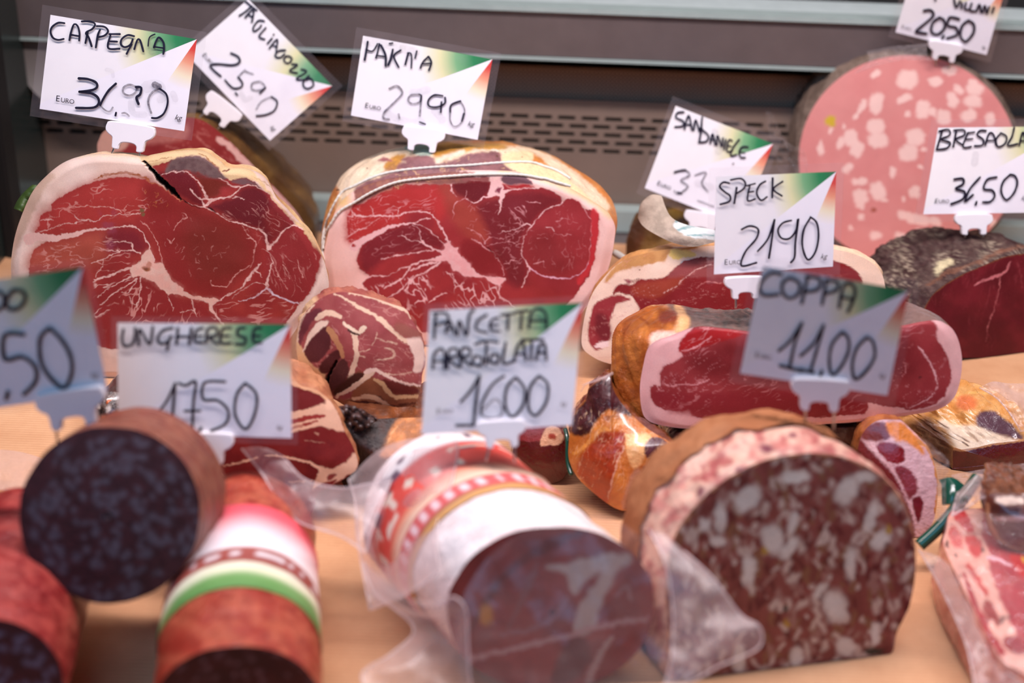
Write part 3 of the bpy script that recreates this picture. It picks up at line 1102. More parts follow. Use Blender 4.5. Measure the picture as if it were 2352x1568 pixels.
carp_layers = [
    ('tone', None, (246, 220, 204), 60, .5, 2),
    ('poly', a1([(1180, 60), (1568, 50), (1800, 60), (1950, 190), (2150, 200), (2420, 520), (2620, 760), (2800, 1000), (2700, 760), (2500, 640), (2350, 460), (2200, 330), (2000, 330), (1900, 250), (1700, 110), (1300, 210), (1210, 160)]), (226, 190, 140), 3),
    ('line', a1([(40, 1130), (60, 900), (130, 700), (230, 500), (330, 350), (480, 215), (640, 130)]), (214, 178, 152), .8) if False else
    ('poly', a1([(50, 1200), (60, 1000), (150, 790), (215, 640), (290, 480), (335, 385), (420, 300), (330, 260), (180, 420), (70, 640), (20, 800), (-10, 1000), (0, 1200)]), (206, 170, 146), 6),  # left edge: browner skin, with the turned-away side's shade put into its colour
    ('line', a1([(640, 120, 10), (800, 104, 8), (1000, 108, 10), (1180, 125, 8)]), (240, 214, 178), .6),
    ('poly', carp_lean, LEAN, 1.3, 1),
    ('tone', carp_lean, (176, 62, 50), 50, .45, 5),
    # muscle tones
    ('poly', a1([(240, 790), (290, 640), (390, 560), (560, 430), (880, 315), (1250, 330), (1240, 600), (1000, 700), (820, 760), (500, 790)]), (172, 52, 46), 26),
    ('poly', a1([(190, 1120), (220, 960), (500, 860), (880, 790), (900, 960), (780, 1090), (500, 1120)]), (176, 78, 60), 24),
    ('poly', a1([(880, 800), (1080, 760), (1180, 810), (1240, 920), (1180, 980), (900, 950)]), (128, 34, 42), 16),
    ('poly', a2([(-170, 320), (100, 480), (330, 590), (560, 690), (700, 760), (800, 900), (760, 1090), (560, 1280), (460, 1395), (250, 1350), (60, 1190), (-60, 950), (-150, 700), (-200, 480)]), (142, 36, 34), 20),
    ('poly', a2([(250, 640), (560, 700), (720, 830), (780, 980), (740, 1080), (560, 1230), (300, 1200), (150, 950), (160, 750)]), (126, 40, 32), 34),
    ('poly', a2([(-60, 270), (100, 250), (240, 290), (330, 440), (330, 560), (120, 460), (0, 330)]), (112, 26, 32), 8),
    ('poly', a2([(250, 255), (350, 288), (470, 320), (545, 352), (560, 390), (500, 400), (480, 470), (380, 480), (330, 400), (300, 330)]), (116, 38, 26), 8),
    ('poly', a2([(400, 555), (620, 480), (700, 400), (870, 410), (1000, 560), (1160, 730), (1040, 800), (940, 920), (840, 770), (680, 715), (480, 610)]), (106, 28, 34), 10),
    ('poly', a2([(950, 560), (1150, 720), (1050, 790), (960, 880), (900, 720)]), (130, 36, 36), 16),
    ('poly', a2([(930, 950), (1060, 800), (1180, 745), (1290, 860), (1400, 1010), (1340, 1260), (1200, 1430), (1060, 1390), (920, 1290)]), (146, 42, 42), 8),
    ('poly', a1([(770, 1500), (800, 1300), (1100, 1170), (1400, 1350), (1780, 1450), (1900, 1600), (1700, 1800), (1000, 1800), (800, 1800)]), (148, 40, 40), 16),
    ('poly', a2([(0, 260), (60, 150), (200, 112), (290, 110), (370, 140), (440, 190), (500, 262), (545, 312), (440, 312), (350, 280), (240, 246), (100, 240)]), (118, 92, 88), 4),
    ('poly', a2([(590, 332), (690, 310), (780, 342), (860, 402), (760, 372), (650, 362)]), (120, 84, 84), 4),
    ('tone', a2([(0, 250), (60, 150), (290, 110), (540, 312)]), (92, 62, 64), 12, .6, 8),
    # marbling
    ('vein', a1([(240, 780), (390, 560), (900, 320), (1300, 400), (1240, 640), (900, 690), (500, 780)]), VE, 26, 11, -8, .90, .55, 11),
    ('vein', a1([(200, 1100), (240, 950), (900, 820), (1100, 900), (1100, 1100), (800, 1200), (200, 1150)]), VE, 30, 10, -8, .90, .5, 13),
    ('vein', a1([(760, 1220), (1100, 1130), (1120, 1200), (900, 1500), (760, 1600)]), VW, 60, 9, -28, .86, .8, 17),
    ('vein', a1([(820, 1800), (900, 1450), (1150, 1250), (1440, 1390), (1900, 1480), (1800, 1850)]), VE, 12, 24, 14, .86, .7, 19),
    ('vein', a2([(470, 620), (900, 480), (1150, 730), (940, 900)]), VE, 40, 8, 35, .91, .45, 23),
    ('vein', a2([(940, 960), (1180, 760), (1380, 1010), (1200, 1420), (940, 1280)]), VE, 9, 40, -20, .92, .35, 29),
    ('vein', a2([(440, 1440), (900, 1320), (1180, 1450), (1050, 1640), (600, 1700)]), VE, 50, 9, -10, .88, .6, 31),
    ('squig', a1([(900, 330), (1300, 380), (1700, 640), (2150, 900), (1980, 1250), (1500, 1150), (1250, 700), (1000, 640)]), 36, 12, 1.5, VE, .4, 3),
    ('squig', a2([(460, 620), (900, 480), (1150, 760), (1350, 1000), (1200, 1400), (950, 1250), (800, 850)]), 30, 13, 1.3, VE, .4, 5),
    # traced seams
    ('line', a1([(180, 860, 26), (250, 845, 20), (400, 850, 15), (560, 822, 12), (700, 783, 8), (850, 764, 6), (960, 755, 4), (1080, 740, 3.5), (1150, 757, 3.5), (1210, 812, 3), (1252, 900, 4), (1275, 970, 6), (1285, 1040, 16)]), VW),
    ('line', a1([(1105, 1115, 9), (1000, 1150, 7), (900, 1190, 5), (770, 1225, 4)]), VW),
    ('line', a1([(1190, 990, 4), (1120, 952, 4), (1110, 900, 4), (1060, 885, 3), (960, 880, 2), (860, 880, 1.5)]), VW),
    ('line', a1([(1120, 955, 4), (1010, 972, 4), (940, 960, 3), (880, 965, 2), (820, 940, 1.5)]), VW),
    ('line', a1([(1000, 975, 3.5), (930, 1000, 3), (850, 1045, 3), (740, 1080, 2.5)]), VW),
    ('line', a1([(850, 1048, 2.5), (840, 1110, 3), (790, 1165, 3), (785, 1205, 2)]), VW),
    ('line', a1([(540, 575, 2), (700, 560, 2), (780, 566, 2.5), (850, 565, 2), (950, 577, 2.5), (1015, 622, 2)]), VE),
    ('line', a1([(1190, 628, 3), (1000, 640, 2.5), (860, 650, 3), (800, 688, 3.5), (670, 690, 4), (590, 650, 2)]), VW, .9),
    ('line', a1([(670, 692, 3.5), (600, 712, 2.5), (500, 716, 1.5)]), VW, .9),
    ('line', a1([(290, 690, 1.5), (340, 684, 3), (400, 690, 1)]), VW),
    ('line', a1([(250, 795, 2), (380, 770, 3), (500, 720, 1.5)]), VW, .8),
    ('line', a1([(1190, 695, 2), (1260, 760, 2), (1320, 850, 2.5), (1360, 960, 2), (1385, 1075, 2)]), VE),
    ('line', a1([(1120, 1185, 4), (1000, 1240, 3), (900, 1300, 3), (800, 1380, 2)]), VW),
    ('line', a1([(1160, 1215, 5), (1080, 1260, 4), (980, 1325, 4), (820, 1460, 3)]), VW),
    ('line', a1([(1190, 1200, 5), (1192, 1290, 3.5), (1172, 1400, 3.5), (1155, 1460, 3)]), VW),
    ('line', a1([(1150, 1230, 3), (1105, 1300, 3.5), (1080, 1350, 3), (1020, 1338, 2)]), VW),
    ('line', a1([(1085, 1370, 2), (1110, 1432, 3), (1158, 1448, 3)]), VW),
    ('line', a2([(-40, 285, 2), (20, 265, 3), (100, 250, 3.5), (180, 255, 3.5), (240, 290, 3.5), (310, 360, 4), (350, 440, 5), (390, 500, 8)]), VW),
    ('line', a2([(220, 405, 2), (270, 460, 5), (330, 500, 7)]), VW),
    ('line', a2([(330, 500, 3), (345, 560, 8), (380, 545, 9), (430, 505, 7), (520, 492, 5), (600, 470, 5), (650, 430, 5), (690, 392, 5), (760, 377, 3), (870, 407, 2)]), VW),
    ('line', a2([(340, 495, 7), (400, 490, 6), (440, 500, 3)]), VW),
    ('line', a2([(690, 388, 3), (600, 382, 5), (562, 362, 5), (542, 335, 3), (480, 310, 2)]), VW),
    ('line', a2([(600, 490, 2), (650, 484, 3), (710, 505, 1)]), VW),
    ('line', a2([(200, 530, 1.5), (330, 572, 3), (450, 615, 2), (560, 680, 2.5), (680, 722, 5), (780, 750, 5), (840, 770, 5), (890, 812, 6), (912, 870, 7), (932, 938, 7)]), VW),
    ('line', a2([(930, 940, 8), (992, 888, 6), (1050, 800, 5), (1120, 747, 4), (1180, 735, 5), (1235, 765, 5)]), VW),
    ('line', a2([(920, 955, 2), (960, 1040, 2.5), (952, 1110, 3.5), (935, 1180, 4), (912, 1250, 7), (918, 1300, 7)]), VW),
    ('line', a2([(918, 1295, 7), (980, 1362, 7), (1080, 1402, 6.5), (1195, 1442, 5)]), (226, 200, 206)),
    ('line', a2([(905, 1300, 5), (850, 1342, 4.5), (780, 1390, 3.5), (660, 1412, 2)]), (226, 196, 198)),
    ('line', a2([(690, 1290, 3), (760, 1190, 8), (805, 1140, 9), (830, 1110, 6), (860, 1070, 1)]), VW),
    ('line', a2([(810, 1140, 6), (850, 1170, 3), (870, 1195, 2)]), VW),
    ('line', a2([(760, 1215, 2), (660, 1310, 2), (560, 1362, 4), (500, 1400, 4), (430, 1445, 4)]), VW),
    ('line', a2([(900, 1265, 3), (800, 1250, 2), (690, 1320, 2), (600, 1390, 1)]), VW, .8),
    ('line', a2([(760, 1090, 2), (660, 1160, 3), (600, 1222, 3.5), (550, 1287, 3), (430, 1280, 3), (410, 1225, 2)]), VE),
    ('line', a2([(990, 1130, 1.5), (1030, 1200, 2), (1100, 1310, 2)]), VE),
    ('line', a2([(940, 990, 1.5), (990, 1130, 2), (1015, 1190, 1.5)]), VE),
    ('line', a2([(1060, 1080, 2), (1095, 1150, 2), (1115, 1215, 2)]), VE),
    ('line', a2([(1190, 1040, 2), (1205, 1130, 2), (1245, 1200, 2)]), VE),
    ('line', a2([(690, 745, 2), (750, 830, 2), (812, 890, 2.5), (800, 990, 2), (770, 1110, 2)]), VE, .8),
    ('line', a2([(730, 850, 1), (790, 860, 2.5), (815, 900, 2)]), VE),
    ('line', a2([(150, 632, 1), (185, 640, 3), (180, 675, 2), (110, 715, 2.5), (80, 780, 2.5)]), VE, .8),
    ('line', a2([(20, 858, 2), (50, 888, 3), (80, 850, 1)]), VE),
    ('line', a2([(235, 1400, 2.5), (245, 1470, 4), (265, 1505, 4), (290, 1560, 2)]), VW, .9), ('line', a2([(260, 1500, 3), (190, 1505, 2), (125, 1525, 3.5)]), VW, .9), ('line', a2([(15, 1370, 2), (50, 1440, 3), (70, 1500, 2)]), VW, .8), ('line', a2([(390, 1440, 2), (330, 1420, 2)]), VW, .8),
    ('poly', carp_hub, (233, 190, 170), 1.4),
    ('line', a2([(420, 1450, 5), (430, 1520, 6), (480, 1570, 6), (520, 1640, 4)]), VW),
    ('poly', a1([(1200, 1110), (1235, 1090), (1260, 1060), (1282, 1080), (1270, 1120), (1262, 1150), (1222, 1150)]), (150, 84, 40), 2),
    ('poly', a1([(1215, 1115), (1240, 1105), (1250, 1130), (1230, 1140)]), (110, 54, 26), 2),
    ('tone', carp_hub, (238, 168, 150), 16, .5, 3),
    # dried edge along the top muscle and the dark split
    ('line', a1([(770, 325, 3), (880, 280, 7), (1080, 265, 8), (1200, 295, 7), (1260, 325, 4)]), (160, 84, 44)),
    ('line', a1([(1240, 330, 3), (1320, 360, 3), (1400, 400, 4), (1480, 470, 4), (1560, 520, 3)]), (190, 110, 70), .7),
    ('line', a1([(1215, 160, 6), (1290, 240, 11), (1370, 330, 12), (1450, 400, 13), (1510, 460, 11), (1545, 500, 5), (1620, 540, 3), (1720, 585, 2)]), (34, 12, 10)),
    ('line', a2([(385, 572, 3), (420, 590, 5), (455, 618, 2)]), (60, 18, 18)),
    ('line', a2([(300, 90, 2), (345, 105, 4), (390, 145, 5), (450, 195, 3)]), (150, 92, 50), .8),
    ('line', a2([(520, 250, 3), (545, 245, 6), (575, 232, 4)]), (110, 44, 30)),
    ('line', a2([(780, 290, 2), (860, 330, 2.5), (950, 400, 2.5), (1020, 500, 2)]), (176, 134, 84), .7),
    ('line', a1([(1260, 165, 2), (1350, 140, 3), (1470, 120, 2)]), (150, 90, 44), .7),
    ('tone', a1([(820, 600), (960, 590), (960, 960), (860, 960)]), (150, 70, 96), 14, .45, 33),
    ('squig', a1([(1180, 380), (1400, 440), (1500, 560), (1220, 620)]), 14, 9, 1.6, (190, 110, 60), .7, 9),
    ('blobs', [(325, 482, 4, 5, 0), (329, 492, 3, 4, 20)], (120, 92, 58), .5),
    ('dent', a1([(1215, 160, 5), (1290, 240, 9), (1370, 330, 9), (1450, 400, 10), (1510, 460, 9), (1545, 500, 4)]), .007),
]
pl_carp = plane(onz([(390, 872)])[0], 3, 6)
pl_carp_side = painter((206, 160, 112), [
    ('tone', None, (170, 112, 62), 40, .6, 4),
    ('poly', [(100, 300), (330, 300), (330, 380), (200, 370), (60, 480), (20, 480)], (226, 190, 158), 20),
    ('poly', [(330, 340), (440, 335), (560, 380), (640, 440), (760, 600), (760, 330), (500, 300)], (222, 186, 136), 12),
    ('blobs', [(30, 560, 8, 60, 10), (45, 500, 6, 30, 20)], (178, 128, 88), .6)])
carp = block('cured_ham', 'big cut ham with dark split near its top, standing left below the CARPEGNA price tag', 'ham', pl_carp, carp_out, (.02, 1, -.10), .15,
             [(0, 1), (.08, .985), (.3, .85), (.65, .62), (1, .36)], painter((232, 198, 178), carp_layers, 3.4, 12, thin=.74), pl_carp_side,
             N=1100, MR=240, K=40, bulge=.005, amp=.003, group=None, rim=.002)

b1 = lambda p: zm(730, 310, .22321, p)
b2 = lambda p: zm(1070, 310, .22321, p)
b3 = lambda p: zm(784, 523, 1 / 3, p)
parma_out = [(742, 590), (747, 640), (760, 700), (790, 750), (850, 785), (940, 800), (1070, 806), (1200, 798), (1290, 770), (1347, 705), (1381, 664), (1392, 634), (1405, 589),
             (1411, 551), (1413, 524), (1405, 502), (1390, 482), (1349, 456), (1304, 430), (1249, 412), (1204, 399), (1159, 393), (1080, 392), (998, 399),
             (920, 407), (864, 418), (815, 438), (780, 468), (757, 520)]
parma_lean = (b1([(380, 690), (420, 715), (470, 690), (560, 628), (650, 580), (750, 540), (900, 508), (1050, 512), (1200, 496), (1340, 508), (1380, 512), (1480, 478)]) +
              b2([(0, 470), (100, 470), (220, 470), (300, 480), (365, 505), (430, 540), (480, 556), (600, 552), (720, 543), (830, 553), (920, 590), (985, 645), (1000, 692), (1035, 655), (1110, 658),
                  (1170, 702), (1215, 768), (1290, 770), (1368, 808), (1376, 870), (1355, 1000), (1340, 1150), (1322, 1300), (1272, 1450), (1190, 1560)]) +
              b3([(1600, 480), (1450, 640), (1200, 740), (800, 770), (560, 720), (440, 590), (300, 500), (200, 452), (150, 385), (190, 330), (120, 270)]) +
              b1([(520, 1440), (440, 1380), (400, 1300), (405, 1250), (440, 1130), (400, 1125), (320, 1100), (308, 1050), (298, 930), (312, 800), (345, 755)]))
parma_hub = (b1([(1305, 1115), (1350, 1105), (1400, 1150), (1450, 1155), (1442, 1205), (1510, 1272), (1568, 1330)]) +
             b2([(60, 1365), (120, 1418), (180, 1450), (280, 1455), (385, 1462), (410, 1490), (370, 1540), (320, 1542), (200, 1472), (130, 1465), (0, 1452)]) +
             b1([(1520, 1462), (1440, 1400), (1390, 1390), (1372, 1330), (1330, 1300), (1250, 1300), (1160, 1292), (1270, 1252), (1268, 1200), (1312, 1160)]))
PV, PW = (232, 160, 160), (240, 188, 184)
parma_layers = [
    ('tone', None, (250, 212, 200), 50, .4, 2),
    ('poly', b2([(340, 380), (520, 370), (640, 420), (1000, 560), (1300, 720), (1500, 860), (1560, 700), (1200, 500), (900, 400), (500, 300)]), (238, 206, 158), 8),
    ('poly', b1([(60, 1100), (110, 800), (200, 760), (330, 700), (300, 600), (150, 700), (60, 900)]), (232, 190, 130), 12),
    ('poly', parma_lean, (152, 42, 47), 1.3, 1),
    ('tone', parma_lean, (178, 54, 52), 46, .4, 5),
    ('poly', b1([(300, 1080), (310, 780), (480, 690), (760, 545), (1000, 515), (1300, 520), (1350, 700), (1250, 880), (1130, 780), (900, 790), (840, 940), (600, 1010), (430, 1120)]), (184, 48, 46), 14),
    ('poly', b1([(1250, 520), (1390, 520), (1480, 640), (1568, 700), (1700, 720), (1850, 650), (1880, 800), (1790, 1000), (1740, 1100), (1560, 1060), (1400, 900), (1330, 740)]), (164, 62, 50), 16),
    ('poly', b2([(-140, 510), (-40, 475), (220, 475), (240, 540), (210, 610), (90, 700), (-20, 640), (-110, 600)]), (108, 26, 30), 8),
    ('poly', b2([(120, 730), (340, 640), (400, 610), (720, 580), (960, 640), (980, 690), (800, 790), (640, 980), (590, 1100), (640, 1380), (560, 1568), (420, 1500), (380, 1380), (260, 1180), (230, 1000)]), (124, 34, 40), 12),
    ('poly', b1([(430, 1260), (480, 1110), (700, 980), (900, 925), (1000, 905), (1180, 1010), (1310, 1120), (1270, 1200), (1200, 1160), (980, 1200), (700, 1270), (500, 1420)]), (128, 34, 42), 10),
    ('poly', b2([(0, 1080), (200, 1140), (330, 1290), (390, 1440), (150, 1440), (0, 1300), (-60, 1180)]), (140, 34, 38), 10),
    ('poly', b2([(640, 1360), (585, 1150), (640, 980), (800, 800), (1000, 710), (1100, 665), (1200, 760), (1280, 900), (1270, 1200), (1200, 1400), (1040, 1465), (820, 1440)]), (158, 46, 50), 10),
    ('poly', b2([(640, 1300), (600, 1150), (680, 1000), (860, 1000), (1000, 1150), (1100, 1300), (1000, 1440), (800, 1420)]), (138, 40, 42), 30),
    ('poly', b2([(1290, 780), (1370, 815), (1350, 1100), (1300, 1350), (1180, 1540), (1150, 1480), (1250, 1330), (1290, 1100)]), (196, 44, 50), 4),
    ('poly', b2([(370, 505), (480, 555), (700, 542), (640, 500), (500, 500)]), (176, 30, 34), 6),
    ('vein', b1([(310, 1080), (320, 800), (560, 640), (900, 520), (1250, 540), (1200, 800), (880, 800), (640, 980), (430, 1110)]), PV, 24, 10, -14, .91, .5, 11),
    ('vein', b1([(300, 780), (420, 740), (420, 1130), (310, 1100)]), PW, 7, 7, 0, .9, .8, 12),
    ('vein', b1([(430, 1260), (480, 1110), (700, 990), (1000, 920), (1240, 1100), (980, 1200), (700, 1270), (500, 1420)]), PV, 26, 9, -14, .93, .4, 13),
    ('vein', b1([(400, 1160), (520, 1100), (520, 1440), (400, 1340)]), PV, 7, 7, 0, .9, .7, 14),
    ('vein', b3([(190, 400), (520, 330), (720, 300), (960, 360), (1080, 400), (1100, 560), (700, 700), (400, 600)]), PW, 10, 24, -28, .87, .8, 15),
    ('vein', b2([(140, 900), (300, 760), (600, 700), (640, 960), (560, 1200), (600, 1400), (420, 1500), (300, 1200)]), PV, 26, 12, 20, .9, .5, 16),
    ('vein', b2([(640, 1300), (640, 980), (1000, 720), (1240, 900), (1240, 1300), (1000, 1440)]), PV, 14, 30, 10, .945, .35, 18),
    ('squig', b2([(0, 700), (330, 660), (380, 900), (250, 1050), (0, 1050)]), 12, 12, 1.3, PV, .4, 2),
    ('squig', b2([(650, 1300), (620, 1100), (800, 850), (1100, 700), (1240, 900), (1230, 1300), (1000, 1420)]), 14, 13, 1.2, PV, .4, 4),
    ('squig', b2([(280, 950), (600, 700), (600, 1000), (560, 1500), (420, 1480)]), 26, 12, 1.4, PV, .55, 6),
    ('line', b1([(345, 765, 4), (370, 815, 5), (440, 838, 5.5), (560, 830, 3.5), (700, 832, 4.5), (830, 830, 5), (895, 796, 5), (1040, 786, 4), (1130, 788, 3), (1190, 830, 3), (1260, 930, 4.5), (1320, 1040, 5), (1358, 1120, 9)]), PW),
    ('line', b1([(572, 832, 2.5), (570, 770, 2), (545, 730, 1.5)]), PW),
    ('line', b1([(740, 840, 3), (722, 872, 2)]), PW), ('line', b1([(832, 855, 3), (820, 770, 2), (850, 740, 1)]), PW),
    ('line', b1([(370, 1150, 20), (480, 1072, 15), (580, 1028, 11), (690, 970, 10), (800, 935, 9), (900, 915, 6), (980, 905, 3.5), (1020, 890, 3), (1090, 855, 2.5), (1160, 862, 2)]), PW),
    ('blobs', [(812, 564, 5, 4, 20)], (170, 50, 50), .3),
    ('line', b1([(980, 908, 2), (1080, 932, 2), (1180, 1010, 2.2), (1260, 1080, 2.5), (1315, 1125, 5)]), PW),
    ('line', b1([(310, 1052, 2), (400, 980, 3), (480, 958, 3), (560, 908, 2.5), (640, 850, 1.5)]), PW, .9),
    ('line', b1([(980, 925, 2), (1040, 965, 3), (1058, 1060, 3), (1100, 1112, 6), (1180, 1170, 5), (1275, 1205, 7)]), PW),
    ('line', b1([(820, 1042, 1.5), (870, 1038, 2.5), (950, 1078, 2), (1020, 1088, 3), (1090, 1105, 4)]), PW),
    ('line', b1([(1275, 1188, 4), (1150, 1190, 3.5), (980, 1210, 3), (840, 1240, 3), (730, 1260, 2.5), (650, 1282, 1.5)]), PW),
    ('line', b1([(1290, 1268, 16), (1150, 1290, 7), (1030, 1310, 5), (950, 1358, 4), (870, 1468, 4), (780, 1528, 4), (680, 1570, 3)]), PW),
    ('line', b1([(955, 1350, 3), (880, 1362, 4), (820, 1385, 2)]), PW),
    ('line', b1([(1260, 1312, 7), (1150, 1390, 7), (1030, 1448, 4.5), (960, 1515, 4), (900, 1600, 3.5)]), PW),
    ('line', b3([(500, 335, 5), (440, 400, 3.5), (370, 455, 3.5), (310, 492, 3)]), PW),
    ('line', b3([(180, 342, 2.5), (240, 326, 3), (330, 326, 2), (420, 270, 2)]), PW),
    ('line', b3([(600, 520, 2), (650, 482, 3), (690, 460, 3), (730, 452, 2)]), PW),
    ('line', b3([(1100, 375, 5), (1088, 430, 4), (1092, 470, 7), (1160, 516, 5), (1200, 560, 3)]), PW),
    ('line', b3([(765, 320, 2.5), (800, 385, 2.5), (840, 425, 2)]), PW), ('line', b3([(720, 300, 2), (770, 350, 2), (790, 410, 1.5)]), PW),
    ('line', b3([(480, 295, 6), (560, 262, 6), (650, 240, 7)]), PW),
    ('line', b2([(390, 1440, 4), (370, 1360, 2.5), (330, 1290, 2), (280, 1200, 2), (195, 1160, 2.5), (150, 1110, 4), (60, 1065, 2.5)]), PV),
    ('line', b2([(190, 1120, 4), (230, 1050, 2), (330, 1060, 1.5), (440, 1050, 1.5), (560, 960, 1.5)]), PV, .8),
    ('line', b2([(200, 1110, 3), (160, 1040, 2), (60, 980, 1.5), (0, 950, 1.5)]), PV, .8),
    ('line', b2([(210, 1130, 2), (330, 1110, 1.5), (460, 1100, 1.5), (540, 1150, 1.2)]), PV, .7),
    ('line', b2([(380, 1330, 2), (440, 1310, 2), (470, 1290, 2.5), (520, 1300, 1.5)]), PV),
    ('poly', parma_hub, (240, 184, 180), 1.4),
    ('tone', parma_hub, (236, 150, 150), 14, .45, 3),
    ('poly', b2([(262, 430), (300, 470), (362, 425), (370, 500), (392, 565), (470, 568), (412, 600), (390, 640), (372, 690), (366, 760), (340, 822), (348, 760), (352, 700), (340, 640), (300, 622), (228, 642), (220, 600), (250, 520)]), (240, 188, 182), 1.4),
    ('blobs', [(1070 + 335 * .2232, 310 + 570 * .2232, 5, 7, 20)], (130, 50, 66), .5),
    ('line', b2([(230, 630, 4), (160, 652, 4.5), (100, 702, 2.5), (60, 690, 2), (0, 660, 1.5)]), PW),
    ('line', b1([(1370, 510, 3), (1380, 580, 2), (1430, 630, 1.5)]), PW), ('line', b1([(1540, 560, 1.5), (1510, 650, 1.5), (1440, 680, 2), (1400, 740, 2), (1390, 860, 1.2)]), PV, .8),
    ('line', b2([(380, 575, 4), (480, 562, 3.5), (600, 556, 3), (710, 546, 2)]), PW),
    ('line', b2([(1000, 690, 5), (970, 708, 3), (850, 750, 2.5), (780, 810, 2.5), (720, 880, 3.5), (660, 945, 5), (635, 990, 2.5), (600, 1050, 1.5), (580, 1160, 1.8), (578, 1240, 4), (620, 1305, 4), (652, 1365, 7)]), PW),
    ('line', b2([(650, 1362, 5), (640, 1430, 3.5), (600, 1500, 4), (582, 1570, 3)]), PW),
    ('line', b2([(650, 1378, 5), (720, 1408, 4), (820, 1450, 5), (950, 1470, 4), (1100, 1464, 4), (1200, 1400, 3), (1255, 1320, 2)]), (238, 180, 196)),
    ('line', b2([(1255, 1320, 2), (1280, 1150, 1.6), (1292, 900, 1.6), (1245, 810, 2), (1215, 770, 3)]), PV, .8),
    ('line', b2([(665, 925, 4), (625, 908, 3), (560, 948, 3), (470, 980, 2.2), (370, 996, 1.5)]), PW),
    ('line', b2([(830, 958, 2), (880, 952, 3), (905, 985, 2)]), PW), ('line', b2([(930, 892, 1.5), (990, 860, 2), (1060, 872, 1.2)]), PV, .8),
    ('line', b2([(975, 1030, 1.5), (1010, 1040, 2.5), (1045, 1010, 2), (1080, 1020, 1.2)]), PV), ('line', b2([(730, 1060, 2), (790, 1050, 1), (840, 1065, 2)]), PV, .8),
    ('line', b2([(700, 1325, 1.5), (800, 1298, 2.5)]), PV), ('line', b2([(630, 690, 2), (700, 688, 2.5), (760, 700, 2)]), PV),
    ('line', b2([(590, 715, 2), (620, 770, 2.5), (625, 790, 1.5)]), PV), ('line', b2([(440, 745, 1.5), (520, 830, 3), (555, 870, 2), (550, 950, 1.5)]), PV, .8),
    ('line', b3([(975, 80, 2), (1020, 140, 3), (1070, 200, 2.5), (1110, 270, 1.5)]), (70, 16, 22), .8),
    ('poly', b1([(385, 690), (385, 545), (480, 490), (640, 435), (820, 390), (1568, 380), (1568, 470), (1400, 500), (900, 508), (560, 630), (420, 715)]), (138, 84, 78), 3),
    ('tone', b1([(385, 690), (385, 545), (640, 435), (1568, 380), (1568, 470), (900, 508)]), (170, 110, 84), 10, .6, 7),
    ('poly', b2([(365, 440), (520, 390), (610, 425), (690, 505), (560, 500), (420, 510)]), (112, 74, 80), 3),
    ('poly', b2([(-30, 440), (200, 420), (240, 450), (225, 478), (100, 470), (-20, 470)]), (150, 84, 80), 3),
    ('line', b1([(575, 640, 3), (650, 590, 3), (760, 548, 2)]), (214, 140, 120), .7),
    ('squig', b1([(560, 620), (800, 420), (1500, 400), (1500, 460), (1000, 500)]), 22, 9, 2.2, (212, 170, 120), .7, 8)]
pl_parma = plane(onz([(1070, 804)])[0], -4, 6)
mauve, tan_ = (140, 92, 92), (232, 202, 160)
